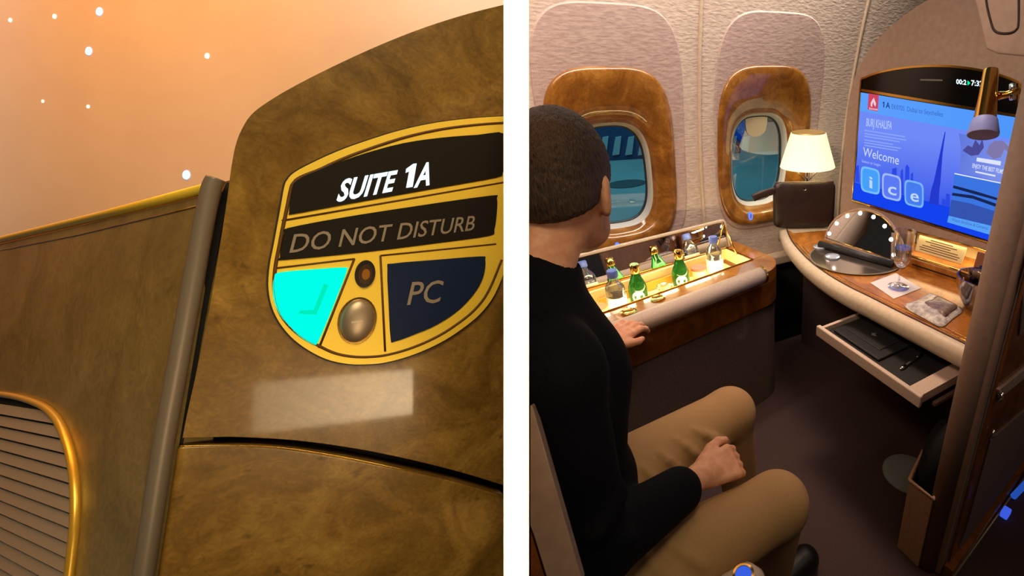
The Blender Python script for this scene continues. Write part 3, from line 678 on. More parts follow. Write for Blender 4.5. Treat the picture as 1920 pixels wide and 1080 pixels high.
for k, (cx_, ch, col, bc) in enumerate([(1633, 'i', lin(70, 160, 250), lin(120, 190, 255)), (1673, 'c', lin(92, 122, 244), lin(160, 186, 255)), (1715, 'e', lin(70, 124, 240), lin(120, 180, 250))]):
    cy_ = 338 + k * 12.5; s = 18
    rr = [(cx_ + a, cy_ + b + a * 0.24) for a, b in sup(s, 24, 28, 5)]
    ri = [(cx_ + a, cy_ + b + a * 0.24) for a, b in sup(s - 3, 20.5, 28, 5)]
    prism('menu_tile_border', BF, [BF.pxs(rr), BF.pxs(ri)], 0.0045, 0.0052, emis('tile_border%d' % k, bc, 1.0), S)
    prism('menu_tile', BF, BF.pxs(ri), 0.0045, 0.0050, emis('tile_fill%d' % k, col, 1.0), S)
    ww = 3 if ch == 'i' else 8
    text_px('lettering', ch, BF, (cx_ - ww, cy_ + 14 - 1), (cx_ + ww, cy_ + 14 + 2), (cx_ - ww, cy_ - 10), 0.0053, emis('tile_letter', lin(190, 214, 255), 1.0), S, bold=0.012)
# pictures on the right of the screen
sc('film_picture', [(1800, 322), (1803, 275), (1799, 250), (1905, 270), (1895, 346)], emis('film_bg', lin(132, 150, 236), 1.0, lin(96, 120, 220), 1, 0.58, 0.80), 0.0045)
E_fm = emis('film_shape', lin(74, 74, 150), 1.0)
sc('film_shape', [(1806, 282), (1816, 272), (1824, 276), (1830, 262), (1838, 272), (1843, 260), (1846, 276), (1836, 290), (1822, 292)], E_fm, 0.0049)
sc('film_shape', [(1850, 286), (1856, 272), (1866, 264), (1882, 264), (1894, 276), (1896, 286), (1884, 280), (1878, 294), (1864, 298)], emis('film_shape2', lin(128, 120, 170), 1.0), 0.0049)
T_w = emis('film_text', lin(220, 228, 255), 1.0)
text_px('lettering', 'ENJOY THE BEST FILMS', BF, (1823, 314), (1881, 326), (1824, 306), 0.0053, T_w, S, bold=0.015)
sc('small_print', [(1832, 302), (1833, 295), (1878, 302), (1877, 310)], T_w, 0.0051); sc('small_print', [(1830, 323), (1830, 320), (1868, 328), (1867, 331)], T_w, 0.0051)
sc('film_edge', [(1791, 326), (1791, 324), (1893, 345), (1893, 347)], emis('film_edge', lin(230, 238, 255), 1.0), 0.0053)
sc('camera_picture', [(1780, 404), (1791, 326), (1893, 347), (1882, 428)], emis('cam_sky', lin(60, 116, 225), 1.0), 0.0047)
sc('camera_ground', [(1780, 404), (1785, 374), (1820, 381), (1888, 402), (1882, 428)], emis('cam_ground', lin(52, 84, 176), 1.0), 0.0049)
for q in [[(1788, 352), (1789, 347), (1830, 358), (1889, 376), (1888, 380), (1830, 364)], [(1786, 366), (1787, 361), (1825, 366), (1888, 388), (1887, 394), (1825, 372)]]: sc('camera_hills', q, emis('cam_hills', lin(24, 38, 84), 1.0), 0.0051)
sc('camera_green', [(1874, 362), (1876, 351), (1892, 355), (1891, 366)], emis('cam_green', lin(58, 106, 132), 1.0), 0.0052)
sc('caption_band', [(1777, 416), (1780, 404), (1882, 428), (1879, 446)], emis('caption_blue', lin(86, 160, 250), 1.0), 0.0049)
text_px('lettering', 'Watch Airshow & Cameras', BF, (1784, 414), (1852, 431), (1785, 408), 0.0053, T_mid, S)
# status display in the header
text_px('lettering', '00:2', BF, (1793, 157), (1812, 159), (1793, 148), 0.0032, emis('clock_white', lin(220, 245, 255), 1.6), tv, bold=0.02)
text_px('lettering', '7:32', BF, (1821, 160), (1843, 162), (1821, 150), 0.0032, emis('clock_white', lin(220, 245, 255), 1.6), tv, bold=0.02)
prism('green_arrow', BF, BF.pxs([(1815, 151), (1820, 156), (1815, 160)]), 0.003, 0.0036, emis('arrow_green', lin(0, 255, 150), 1.4), tv)
prism('camera_slot', BF, BF.pxs([(1726, 148), (1768, 149), (1768, 152), (1726, 151)]), 0.003, 0.0040, mat('slot_grey', lin(110, 105, 100), 0.4), tv)

# ------------------------------------------------------------------ vanity desk
ZD = 0.78
WF = Frame((0, 0, 0), (1, 0, 0), (0, 1, 0), (0, 0, 1))
fc = [(p.x, p.y) for p in [Pz(u, v, ZD) for u, v in [(1464, 430), (1470, 447), (1482, 465), (1505, 490), (1540, 517), (1580, 541), (1622, 562), (1670, 587), (1720, 612), (1770, 637), (1812, 658)]]]
fcs = c2(fc + [(1.18, 0.38)], 5)
def offs(l, k):
    o = []; n = len(l)
    for i in range(n):
        a, b = Vector(l[max(i - 1, 0)]), Vector(l[min(i + 1, n - 1)]); t = (b - a).normalized(); nn = Vector((-t.y, t.x))
        if nn.x < 0 and abs(nn.x) > abs(nn.y): nn = -nn
        if Vector((1.6, 0.9)).__sub__(Vector(l[i])).dot(nn) < 0: nn = -nn
        o.append((l[i][0] + nn.x * k, l[i][1] + nn.y * k))
    return o
desk = thing('vanity_desk', (1.45, 0.95, 0.64), 'curved wood topped vanity desk with cream edge below the television', 'desk')
endp = [(1.735, 0.38), (1.735, 1.66), (1.60, 1.66)]
def lay(off, z): return [(a, b, z) for a, b in offs(fcs, off)] + [(a, b, z) for a, b in endp]
lays = [lay(0.055, 0.685), lay(0.012, 0.705), lay(-0.004, 0.73), lay(-0.006, 0.750), lay(-0.002, 0.768), lay(0.010, 0.778), lay(0.022, 0.780)]
loft('cream_rim', lays, M_cream, desk, cap='both', split=True)
prism('wood_top', WF, offs(fcs, 0.034)[1:] + [(1.73, 0.39), (1.73, 1.40), (1.55, 1.50)], 0.776, 0.7825, M_burl_desk, desk, bevel=0.001)
tube('brown_inlay', [(a, b, 0.7815) for a, b in offs(fcs, 0.030)], 0.0030, mat('brown_inlay', lin(64, 40, 28), 0.4), desk, 6)
tube('gold_line', [(a, b, 0.7832) for a, b in offs(fcs, 0.042)[8:]], 0.0018, M_goldpol, desk, 6)
tube('gold_line', [(a, b, 0.7838) for a, b in offs(fcs, 0.058)[10:]], 0.0011, M_goldpol, desk, 6)
# raised back ledge with rail
box('back_ledge', (1.60, 0.40, 0.78), (1.80, 0.950, 0.822), M_burl_desk, desk, 0.003)
box('groove_slot', (1.5985, 0.62, 0.797), (1.603, 0.86, 0.802), M_dark, desk)
tube('gold_rail', [(1.606, 0.40, 0.830), (1.606, 0.945, 0.830)], 0.0065, M_goldpol, desk, 10)
box('niche_back', (1.785, 0.38, 0.822), (1.80, 0.955, 0.93), mat('niche_cream', lin(214, 196, 150), 0.6), desk)
tube('niche_gold_edge', [(1.698, 0.40, 0.902), (1.698, 0.955, 0.902)], 0.004, M_goldpol, desk, 8)
lt = area('niche_strip_light', (1.715, 0.68, 0.897), (1.68, 0.68, 0.80), 0.5, 0.02, 0.9, (1.0, 0.76, 0.38), up=(1, 0, 0)); 
PLF = Frame((1.690, 0.80, 0.8225), (0, -1, 0), (0.35, 0, 1))
pl = thing('info_placard', (1.690, 0.80, 0.8225), 'cream printed notice placard standing on the ledge under the television', 'placard')
prism('card', PLF, [(-0.105, 0.001), (0.105, 0.001), (0.105, 0.068), (-0.105, 0.068)], -0.002, 0.001, mat('placard_card', lin(206, 188, 142), 0.5), pl, bevel=0.0008)
for k, wd_ in enumerate([0.05, 0.07, 0.045, 0.08, 0.09, 0.085]):
    prism('printed_line', PLF, [(-wd_, 0.058 - k * 0.0095), (wd_, 0.058 - k * 0.0095), (wd_, 0.0615 - k * 0.0095), (-wd_, 0.0615 - k * 0.0095)], 0.001, 0.0013, mat('print_brown', lin(80, 64, 44), 0.7), pl)

# drawer below
dr = thing('desk_drawer', (1.25, 0.72, 0.58), 'open cream drawer with black lined tray below the desk', 'drawer')
dO = Pz(1533, 612, 0.655); dR = Pz(1722, 742, 0.655)
du = (dR - dO); du.z = 0; DWd = du.length; du.normalize(); dn = Vector((-du.y, du.x, 0)) 
if dn.x < 0: dn = -dn
DR = Frame(dO, du, dn, (0, 0, 1))
prism('front_lip', DR, [(-0.010, 0.0), (DWd + 0.010, 0.0), (DWd + 0.006, 0.018), (-0.006, 0.018)], -0.045, 0.0, M_leather, dr, bevel=0.005, seg=3)
prism('side', DR, [(0.0, 0.018), (0.014, 0.018), (0.014, 0.42), (0.0, 0.42)], -0.04, -0.006, M_leather, dr, bevel=0.002)
prism('side', DR, [(DWd - 0.05, 0.018), (DWd, 0.018), (DWd, 0.42), (DWd - 0.05, 0.42)], -0.04, -0.006, M_leather, dr, bevel=0.002)
prism('bottom', DR, [(0.0, 0.018), (DWd, 0.018), (DWd, 0.42), (0.0, 0.42)], -0.046, -0.040, M_dark, dr)
M_blk = noisy('black_leather', lin(30, 30, 32), lin(40, 40, 42), 160, 0.45, 0.25, dist=0.0008)
prism('tray_liner', DR, [(0.014, 0.019), (DWd - 0.05, 0.019), (DWd - 0.05, 0.42), (0.014, 0.42)], -0.040, -0.024, M_blk, dr, bevel=0.003)
prism('runner', DR, [(DWd + 0.012, 0.06), (DWd + 0.024, 0.06), (DWd + 0.024, 0.42), (DWd + 0.012, 0.42)], -0.055, -0.042, M_chrome, dr)
nb = thing('writing_folder', DR.p(0.16, 0.16, -0.024), 'black leather writing folder lying in the open drawer', 'folder')
prism('cover', DR, [(0.035, 0.05), (0.27, 0.05), (0.27, 0.36), (0.035, 0.36)], -0.0238, -0.012, M_blk, nb, bevel=0.004, seg=3)
prism('flap', DR, [(0.06, 0.09), (0.235, 0.09), (0.235, 0.34), (0.06, 0.34)], -0.012, -0.008, M_blk, nb, bevel=0.0025)
prism('emblem', DR, [(0.140, 0.145), (0.150, 0.135), (0.165, 0.145), (0.152, 0.150), (0.150, 0.160)], -0.008, -0.0074, mat('silver_mark', lin(170, 170, 170), 0.3, 0.6), nb)
pn = thing('pen', DR.p(0.34, 0.12, -0.020), 'slim silver tipped pen beside the folder in the drawer', 'pen')
pa, pb = DR.p(0.345, 0.075, -0.017), DR.p(0.330, 0.20, -0.017)
tube('barrel', [pa.lerp(pb, 0.22), pb], 0.0050, M_blk, pn, 10)
tube('tip', [pa, pa.lerp(pb, 0.1), pa.lerp(pb, 0.23)], [0.0015, 0.0058, 0.0058], M_chrome, pn, 10)
tube('clip', [pa.lerp(pb, 0.75) + Vector((0, 0, 0.005)), pa.lerp(pb, 1.0) + Vector((0, 0, 0.006))], 0.0018, M_chrome, pn, 6)

# vanity mirror: flip up half disc with lamps
mA = Pz(1543, 458, 0.80); mB = Pz(1684, 497, 0.80); mA.z = mB.z = 0.80
mu = (mB - mA); mw = mu.length; mu.normalize(); mv = Vector((0.42, 0, 1)).normalized(); mv = (mv - mu * mv.dot(mu)).normalized()
MF = Frame(mA.lerp(mB, 0.5), mu, mv)
vm = thing('vanity_mirror', MF.p(0, 0, -0.01), 'half round flip up vanity mirror ringed with white lamps', 'mirror')
arc = c2(MF.pxs([(1545, 449), (1553, 425), (1572, 404), (1600, 392), (1625, 391), (1655, 402), (1677, 424), (1692, 455), (1695, 485), (1685, 496)]), 5)
base_l = MF.px(1545, 452)
prism('frame', MF, arc, -0.016, 0.0, M_mauve, vm, bevel=0.004, seg=3)
arci = ring_of(arc, -0.011)
prism('glass', MF, arci, -0.002, 0.0012, M_mirror, vm)
tube('gold_rim', [MF.p(a, b, 0.001) for a, b in arci] + [MF.p(*arci[0], 0.001)], 0.0018, M_goldpol, vm, 6)
M_led = emis('mirror_lamp', (1, 1, 1, 1), 9.0)
for u, v in [(1555, 438), (1569, 419), (1589, 405), (1613, 400), (1638, 407), (1659, 424), (1671, 449), (1676, 478)]:
    a, b = MF.px(u, v); prism('lamp', MF, [(a + 0.0085 * math.cos(t * math.pi / 6), b + 0.0085 * math.sin(t * math.pi / 6)) for t in range(12)], 0.001, 0.003, M_led, vm)
tube('hinge_roll', [MF.p(-mw / 2 - 0.012, -0.002, 0.010), MF.p(mw / 2 - 0.02, -0.002, 0.010)], 0.016, M_blk, vm, 12)
hd = [(MF.p(-mw / 2 + mw * t, 0, 0.0)) for t in (0, 1)]
dish_pts = []
for k in range(25):
    t = math.pi * k / 24; c = math.cos(t); s = math.sin(t)
    p = mA.lerp(mB, 0.5) - mu * (mw * 0.52 * c) + Vector((-1, 0, 0)) * (0.19 * s) + Vector((-0.012, 0, 0)); dish_pts.append((p.x, p.y))
prism('dish', WF, dish_pts, 0.7853, 0.7876, mat('dish_metal', lin(150, 138, 128), 0.12, 0.85), vm, bevel=0.001)
tube('dish_rim', [(a, b, 0.7885) for a, b in dish_pts], 0.0035, M_steel, vm, 8)
for (u, v, r) in [(1537, 464, 0.030), (1561, 482, 0.032)]:
    p = Pz(u, v, 0.788); lathe('pot', [(r, 0.0), (r, 0.006), (r * 0.8, 0.008), (r * 0.75, 0.004), (0.001, 0.004)], (p.x, p.y, 0.7876), mat('frosted_pot', lin(186, 196, 214), 0.2, 0.3), vm, 20)

# napkin, glass, sachet, bowl
nq = [Pz(u, v, 0.785) for u, v in [(1632, 530), (1680, 512), (1727, 540), (1676, 560)]]
tag(prism('napkin', WF, [(p.x, p.y) for p in nq], 0.7832, 0.7850, mat('paper_white', lin(214, 206, 206), 0.8)), 'square white paper napkin under the stemmed glass', 'napkin')
gb = Pz(1684, 538, 0.786)
gl_ = thing('stemmed_glass', gb, 'tall clear stemmed water glass on the white napkin', 'glass')
M_glass = clearglass('drinking_glass', (0.97, 0.97, 0.97, 1), 0.06, 0.01)
lathe('foot', [(0.040, 0.0), (0.040, 0.002), (0.012, 0.006), (0.005, 0.012), (0.004, 0.03)], gb, M_glass, gl_, 28)
lathe('stem', [(0.004, 0.03), (0.0036, 0.055), (0.005, 0.080)], gb, M_glass, gl_, 14)
lathe('bowl', [(0.005, 0.080), (0.018, 0.088), (0.029, 0.105), (0.035, 0.135), (0.0375, 0.175), (0.037, 0.225), (0.0355, 0.225), (0.036, 0.175), (0.0335, 0.136), (0.027, 0.108), (0.012, 0.092), (0.0005, 0.090)], gb, M_glass, gl_, 32)
lathe('water', [(0.012, 0.0925), (0.0268, 0.1085), (0.0332, 0.136), (0.0345, 0.160), (0.001, 0.160)], gb, clearglass('water', (0.94, 0.95, 0.97, 1), 0.12, 0.0), gl_, 28)
sq = [Pz(u, v, 0.786) for u, v in [(1695, 574), (1722, 562), (1746, 550), (1780, 566), (1806, 581), (1786, 598), (1766, 613), (1738, 600)]]
cm = sum((p for p in sq), Vector()) / len(sq)
Vp, Fp = [], []
rings = [(1.0, 0.0005), (1.0, 0.002), (0.86, 0.006), (0.62, 0.016), (0.3, 0.021), (0.02, 0.0215)]
sqs = catmull([(p.x, p.y, 0) for p in sq], 3, True)
sac = thing('snack_sachet', (cm.x, cm.y, 0.785), 'shiny translucent sachet with brown contents on the desk', 'sachet')
loft('pouch_film', [[(cm.x + (p.x - cm.x) * k, cm.y + (p.y - cm.y) * k, 0.7850 + h) for p in sqs] for k, h in rings], noisy('sachet_film', lin(150, 140, 136), lin(206, 198, 194), 50, 0.22, 0.8, dist=0.004), sac, cap='both', split=False)
loft('contents', [[(cm.x + 0.01 + (p.x - cm.x) * k, cm.y - 0.012 + (p.y - cm.y) * k, 0.7850 + h) for p in sqs] for k, h in [(0.60, 0.010), (0.58, 0.018), (0.40, 0.0235), (0.1, 0.025)]], noisy('brown_contents', lin(92, 72, 64), lin(132, 110, 100), 70, 0.35, 0.6, dist=0.003), sac, cap='both', split=False)
bb = Pz(1832, 580, 0.786)
bb = Vector((1.460, 0.520, 0.7832))
bw = thing('snack_bowl', bb, 'faceted glass bowl at the desk end beside the pillar', 'bowl')
M_cut = clearglass('cut_glass', (0.55, 0.5, 0.5, 1), 0.25, 0.05)
lathe('bowl_body', [(0.0392, 0.0), (0.0426, 0.005), (0.0627, 0.0375), (0.0784, 0.0813), (0.0851, 0.1187), (0.0806, 0.1187), (0.0739, 0.0825), (0.0582, 0.0425), (0.0381, 0.0125), (0.0011, 0.01)], bb, M_cut, bw, 10)
M_foil = mat('dark_foil', lin(34, 38, 62), 0.22, 0.5)
rnd = random.Random(3)
for k, (dx, dy, dz) in enumerate([(-0.02, 0.02, 0.03), (0.025, -0.01, 0.04), (-0.015, -0.025, 0.06), (0.02, 0.025, 0.075), (-0.025, 0.01, 0.09), (0.005, -0.02, 0.105)]):
    c = bb + Vector((dx, dy, dz * 1.35 + 0.012)); r1 = rnd.uniform(0, 3); ax = Vector((math.cos(r1), math.sin(r1), rnd.uniform(-0.4, 0.4))).normalized()
    sw = thing('wrapped_sweet', c, ['navy foil sweet at the bottom of the glass bowl', 'navy foil sweet low on the pillar side of the bowl', 'navy foil sweet in the middle of the bowl', 'navy foil sweet near the bowl rim at the back', 'brown foil sweet near the bowl rim at the front', 'brown foil sweet on top of the heap in the bowl'][k], 'sweet', 'foil wrapped sweets in the glass bowl')
    tube('wrapper', [c - ax * 0.034, c - ax * 0.022, c - ax * 0.018, c, c + ax * 0.018, c + ax * 0.022, c + ax * 0.034], [0.016, 0.006, 0.013, 0.019, 0.013, 0.006, 0.016], M_foil if k < 4 else mat('brown_foil', lin(96, 74, 62), 0.3, 0.4), sw, 8)
cdp = Px(1850, 500, 1.56)
tag(prism('menu_card', Frame((1.53, 0.59, 0.7832), (0, -1, 0), (0.15, 0, 1)), [(0.0, 0.001), (0.12, 0.001), (0.12, 0.165), (0.0, 0.165)], -0.002, 0.001, mat('brown_card', lin(128, 78, 50), 0.6)), 'brown card propped behind the glass bowl', 'card')

# ------------------------------------------------------------------ table lamp and pouch
lb = Vector((1.70, 1.555, 0.7805))
lamp = thing('table_lamp', lb, 'glowing cream shade table lamp standing behind the pouch', 'lamp')
lathe('base', [(0.026, 0), (0.026, 0.006), (0.010, 0.012), (0.007, 0.03)], lb, M_chrome, lamp, 20)
lathe('stem', [(0.006, 0.012), (0.006, 0.24), (0.012, 0.245), (0.012, 0.33), (0.004, 0.335)], lb, M_chrome, lamp, 14)
for t in (0.6, 2.7, 4.8): tube('support_rod', [lb + Vector((0.012 * math.cos(t), 0.012 * math.sin(t), 0.235)), lb + Vector((0.075 * math.cos(t), 0.075 * math.sin(t), 0.30))], 0.0025, M_chrome, lamp, 6)
sz0, sz1, r0, r1 = 0.302, 0.462, 0.138, 0.086
M_shade = mat('lamp_shade', lin(250, 244, 214), 0.9, emit=lin(255, 242, 190), es=0.80, spec=0.1)
_n = M_shade.node_tree; _tc = _n.nodes.new('ShaderNodeTexCoord'); _sp = _n.nodes.new('ShaderNodeSeparateXYZ'); _mr = _n.nodes.new('ShaderNodeMapRange'); _n.links.new(_tc.outputs['Object'], _sp.inputs[0]); _n.links.new(_sp.outputs[2], _mr.inputs[0])
_mr.inputs[1].default_value = 1.05; _mr.inputs[2].default_value = 1.25; _mr.inputs[3].default_value = 1.0; _mr.inputs[4].default_value = 0.62; _n.links.new(_mr.outputs[0], _n.nodes['Principled BSDF'].inputs['Emission Strength'])
lathe('shade', [(r0, sz0), (r1, sz1), (r1 - 0.003, sz1), (r0 - 0.003, sz0)], lb, M_shade, lamp, 40, closed=True)
lathe('shade_cap', [(r1 - 0.002, sz1 - 0.001), (r1 * 0.92, sz1 + 0.006), (r1 * 0.5, sz1 + 0.012), (0.001, sz1 + 0.014)], lb, mat('shade_cap', lin(178, 150, 92), 0.4, 0.4), lamp, 32)
point('table_lamp_bulb', lb + Vector((0, 0, 0.34)), 1.6, (1.0, 0.82, 0.5), 0.02)

pA_ = Pz(1449, 425, 0.7815); pB_ = Pz(1561, 423, 0.7815); pA_.z = pB_.z = 0.7845
pu = (pB_ - pA_); pw = pu.length; pu.normalize(); pn_ = pu.cross(ZUP).normalized() 
if pn_.dot(CAM - pA_) < 0: pn_ = -pn_
PF = Frame(pA_ + pn_ * 0.026, pu, ZUP, pn_)
pouch = thing('leather_pouch', PF.p(pw / 2, 0, 0), 'flat black leather pouch with wrist strap in front of the lamp', 'pouch')
M_pl = noisy('pouch_leather', lin(46, 34, 32), lin(56, 42, 38), 14, 0.36, 0.5, dist=0.010)
ph_ = 0.235; lo_ = []
for c, ins in [(-0.020, 0.012), (-0.014, 0.004), (0.0, 0.0), (0.012, 0.003), (0.020, 0.018), (0.024, 0.05)]:
    o = []
    for a, b in sup(pw / 2 - ins, ph_ / 2 - ins, 44, 9, (pw / 2, ph_ / 2)):
        t = b / ph_
        o.append(PF.p(a, b, c * (1.25 - 0.75 * t)))
    lo_.append(o)
loft('pouch_body', lo_, M_pl, pouch, cap='both', split=False)
tube('zip_edge', [PF.p(a, ph_ - 0.003, 0.0) for a in np.linspace(0.012, pw - 0.012, 8)], 0.005, mat('zip_tape', lin(96, 76, 66), 0.5), pouch, 8)
lathe('stud', [(0.0085, 0), (0.0085, 0.003), (0.005, 0.0035), (0.0045, 0.001), (0.001, 0.001)], PF.p(pw * 0.50, ph_ * 0.86, 0.0138), M_chrome, pouch, 16, axis=pn_)
stp = [PF.p(0.01, ph_ * 0.83, 0.005), PF.p(-0.03, ph_ * 0.79, 0.010), PF.p(-0.07, ph_ * 0.74, 0.012), PF.p(-0.100, ph_ * 0.68, 0.012)]
tube('wrist_strap', catmull(stp, 4), 0.019, M_pl, pouch, 12, sx=1.0, sy=0.4, up=(0, 0, 1))

# ------------------------------------------------------------------ drinks console
ZB = 0.72
con = thing('drinks_console', (0.8, 1.55, 0), 'burl wood drinks console with lit open bar beneath the windows', 'console')
ol = [(0.10, 1.345), (1.22, 1.345)] + [(1.22 + 0.15 * math.sin(t), 1.495 - 0.15 * math.cos(t)) for t in np.linspace(0.2, math.pi / 2, 8)] + [(1.37, 1.76), (0.10, 2.055)]
hole = [(0.48, 1.50), (1.27, 1.50), (1.27, 1.70), (0.48, 1.70)]
prism('wood_top', WF, [ol, hole], 0.665, ZB, M_burl_bar, con, bevel=0.022, seg=5)
inn = [(a, b + 0.012) if b < 1.4 else (a - (0.01 if a > 1.3 else 0), b) for a, b in ol]
prism('wood_front', WF, [ol, [(0.2, 1.40), (1.25, 1.40), (1.25, 1.72), (0.2, 1.90)]], 0.548, 0.666, M_wood_dk, con, bevel=0.003)
prism('carpet_side', WF, inn, 0.0, 0.55, noisy('console_carpet', lin(92, 76, 72), lin(112, 94, 88), 240, 0.95, 0.5, dist=0.003), con)
tray = mat('tray_cream', lin(236, 214, 150), 0.5)
box('tray_floor', (0.47, 1.49, 0.640), (1.28, 1.71, 0.650), tray, con)
for lo2, hi2 in (((0.474, 1.494, 0.65), (0.484, 1.706, 0.7192)), ((1.262, 1.494, 0.65), (1.276, 1.706, 0.7192)), ((0.48, 1.490, 0.65), (1.27, 1.502, 0.7192)), ((0.48, 1.692, 0.65), (1.27, 1.725, 0.7192))):
    box('tray_side', lo2, hi2, tray, con)
tube('gold_rim', [(0.525, 1.495, ZB + 0.002), (1.275, 1.495, ZB + 0.002), (1.275, 1.70, ZB + 0.002)], 0.0035, M_goldpol, con, 8)
tube('gold_front_trim', [(0.14, 1.372, ZB + 0.004), (1.19, 1.372, ZB + 0.004)], 0.0045, M_goldpol, con, 8)
for u, v in [(1168, 578), (1222, 553)]:
    p = Pz(u, v, ZB); lathe('finger_recess', [(0.030, 0), (0.030, 0.004), (0.024, 0.005), (0.020, 0.002), (0.001, 0.001)], (p.x, p.y - 0.045, ZB), M_goldpol, con, 24)
tube('padded_roll', [(0.12, 1.338, 0.722), (1.186, 1.338, 0.722)], 0.036, M_leather, con, 24)
lathe('roll_end_ring', [(0.040, 0), (0.040, 0.008), (0.030, 0.012), (0.001, 0.012)], (1.186, 1.338, 0.722), M_goldpol, con, 24, axis=(1, 0, 0))
LF = Frame((0.90, 1.716, 0.722), (1, -0.05, 0), (0, 0.22, 1))
hwL, hhL = 0.405, 0.142
lid_o = [(-hwL, 0.0), (hwL, 0.0), (hwL, hhL - 0.02), (hwL - 0.006, hhL - 0.006), (hwL - 0.02, hhL), (-hwL + 0.02, hhL), (-hwL, hhL - 0.02)]
prism('lid', LF, lid_o, -0.022, 0.0, M_cream, con, bevel=0.005, seg=3)
prism('lid_mirror', LF, [(-hwL + 0.012, 0.004), (hwL - 0.018, 0.004), (hwL - 0.018, hhL - 0.016), (-hwL + 0.012, hhL - 0.016)], -0.001, 0.0015, M_mirror, con)
prism('lid_gold_border', LF, [[(-hwL + 0.010, 0.002), (hwL - 0.016, 0.002), (hwL - 0.016, hhL - 0.012), (-hwL + 0.010, hhL - 0.012)], [(-hwL + 0.014, 0.005), (hwL - 0.020, 0.005), (hwL - 0.020, hhL - 0.016), (-hwL + 0.014, hhL - 0.016)]], 0.0, 0.003, M_goldpol, con)
tube('lid_strut', [LF.p(hwL - 0.018, hhL - 0.03, 0.004), (1.262, 1.60, ZB)], 0.0042, M_goldpol, con, 8)
box('shelf_label_strip', (0.60, 1.668, 0.652), (1.22, 1.672, 0.690), mat('amber_strip', lin(224, 170, 60), 0.4), con)
area('bar_strip_light', (0.90, 1.700, 0.846), (0.90, 1.58, 0.66), 0.70, 0.02, 1.7, (1.0, 0.84, 0.46), up=(0, 1, 0))
area('bar_tray_light', (0.90, 1.505, 0.705), (0.90, 1.66, 0.69), 0.70, 0.02, 1.3, (1.0, 0.84, 0.46), up=(0, 0, 1))

ZT = 0.651
BS = 1.22
def blathe(name, prof, p, m_, t, seg, closed=False): return lathe(name, [(r * BS, z * BS) for r, z in prof], p, m_, t, seg, closed=closed)
def water_bottle(p, label):
    t = thing('water_bottle', p, label, 'bottle', 'water bottles in the console bar')
    M_pet = clearglass('pet_plastic', (0.93, 0.95, 0.97, 1), 0.12, 0.05)
    blathe('bottle_body', [(0.028, 0), (0.031, 0.004), (0.031, 0.078), (0.0295, 0.082), (0.031, 0.088), (0.029, 0.103), (0.017, 0.122), (0.012, 0.130), (0.012, 0.138), (0.0105, 0.138), (0.015, 0.122), (0.027, 0.102), (0.029, 0.088), (0.029, 0.006), (0.001, 0.004)], p, M_pet, t, 24)
    blathe('label_band', [(0.0316, 0.012), (0.0316, 0.072), (0.0305, 0.072), (0.0305, 0.012)], p, mat('bottle_label', lin(236, 234, 232), 0.5), t, 24, closed=True)
    blathe('cap', [(0.0155, 0.134), (0.0165, 0.137), (0.0165, 0.155), (0.0145, 0.158), (0.001, 0.158)], p, mat('blue_cap', lin(96, 116, 200), 0.4), t, 20)
    return t
def green_bottle(p, label):
    t = thing('green_bottle', p, label, 'bottle', 'green glass bottles in the console bar')
    M_gr = mat('green_glass', lin(44, 124, 50), 0.06, trans=0.75, ior=1.45)
    blathe('bottle_body', [(0.026, 0), (0.030, 0.005), (0.0315, 0.030), (0.0315, 0.052), (0.029, 0.068), (0.020, 0.090), (0.0135, 0.108), (0.0125, 0.128), (0.001, 0.128)], p, M_gr, t, 24)
    blathe('gold_cap', [(0.0135, 0.112), (0.0150, 0.116), (0.0155, 0.140), (0.0135, 0.143), (0.001, 0.143)], p, M_goldpol, t, 20)
    d = Vector((-0.45, -0.89, 0)).normalized(); side = d.cross(ZUP)
    L_ = []
    for r_, dd in ((0.0325 * BS, 1.0), (0.0325 * BS, 0.02)):
        o = []
        for k in range(24):
            a = 2 * math.pi * k / 24; x = 0.021 * BS * math.cos(a) * dd; y = 0.021 * BS * math.sin(a) * dd
            ang = x / r_; o.append(p + (d * math.cos(ang) + side * math.sin(ang)) * r_ + ZUP * (0.036 * BS + y))
        L_.append(o)
    loft('round_label', L_, mat('cream_label', lin(228, 232, 208), 0.5), t, cap='end', split=False)
    L_ = []
    for dd in (0.62, 0.50):
        o = []
        for k in range(24):
            a = 2 * math.pi * k / 24; x = 0.021 * BS * math.cos(a) * dd; y = 0.012 * BS * math.sin(a) * dd
            ang = x / (0.0331 * BS); o.append(p + (d * math.cos(ang) + side * math.sin(ang)) * 0.0331 * BS + ZUP * (0.034 * BS + y))
        L_.append(o)
    loft('label_mark', L_, mat('label_green', lin(70, 110, 70), 0.5), t, split=False)
    return t
def tub(p, col, label):
    t = thing('snack_tub', p, label, 'tub', 'snack tubs in the console bar')
    blathe('tub_body', [(0.022, 0), (0.023, 0.003), (0.028, 0.050), (0.001, 0.050)], p, noisy('tub_print', lin(232, 206, 120), lin(240, 232, 196), 90, 0.5, 0.0), t, 24)
    blathe('lid', [(0.0295, 0.047), (0.0295, 0.054), (0.027, 0.056), (0.001, 0.055)], p, mat('tub_lid_%d' % int(col[0] * 100), col, 0.35), t, 24)
def tp(u, v, dy=0.0): p = Pz(u, v, ZT); p.y += dy; p.z = ZT; return p
def barpos(u, y):
    d = ray(u, 540); 
    # x so that a point at (x, y, ZT+0.05) projects at column u
    lo_x, hi_x = 0.2, 1.6
    for _ in range(40):
        m = (lo_x + hi_x) / 2; q = Vector((m, y, ZT + 0.06)) - CAM; uu = CX + FPX * q.dot(RT) / q.dot(FW)
        if uu < u: lo_x = m
        else: hi_x = m
    return Vector((m, y, ZT))
water_bottle(barpos(1157, 1.565), 'blue capped water bottle in the bar nearest the man\'s shoulder')
water_bottle(barpos(1340, 1.600), 'blue capped water bottle beside the gold lid strut')
green_bottle(barpos(1196, 1.600), 'green gold capped bottle next to the water bottle near the man')
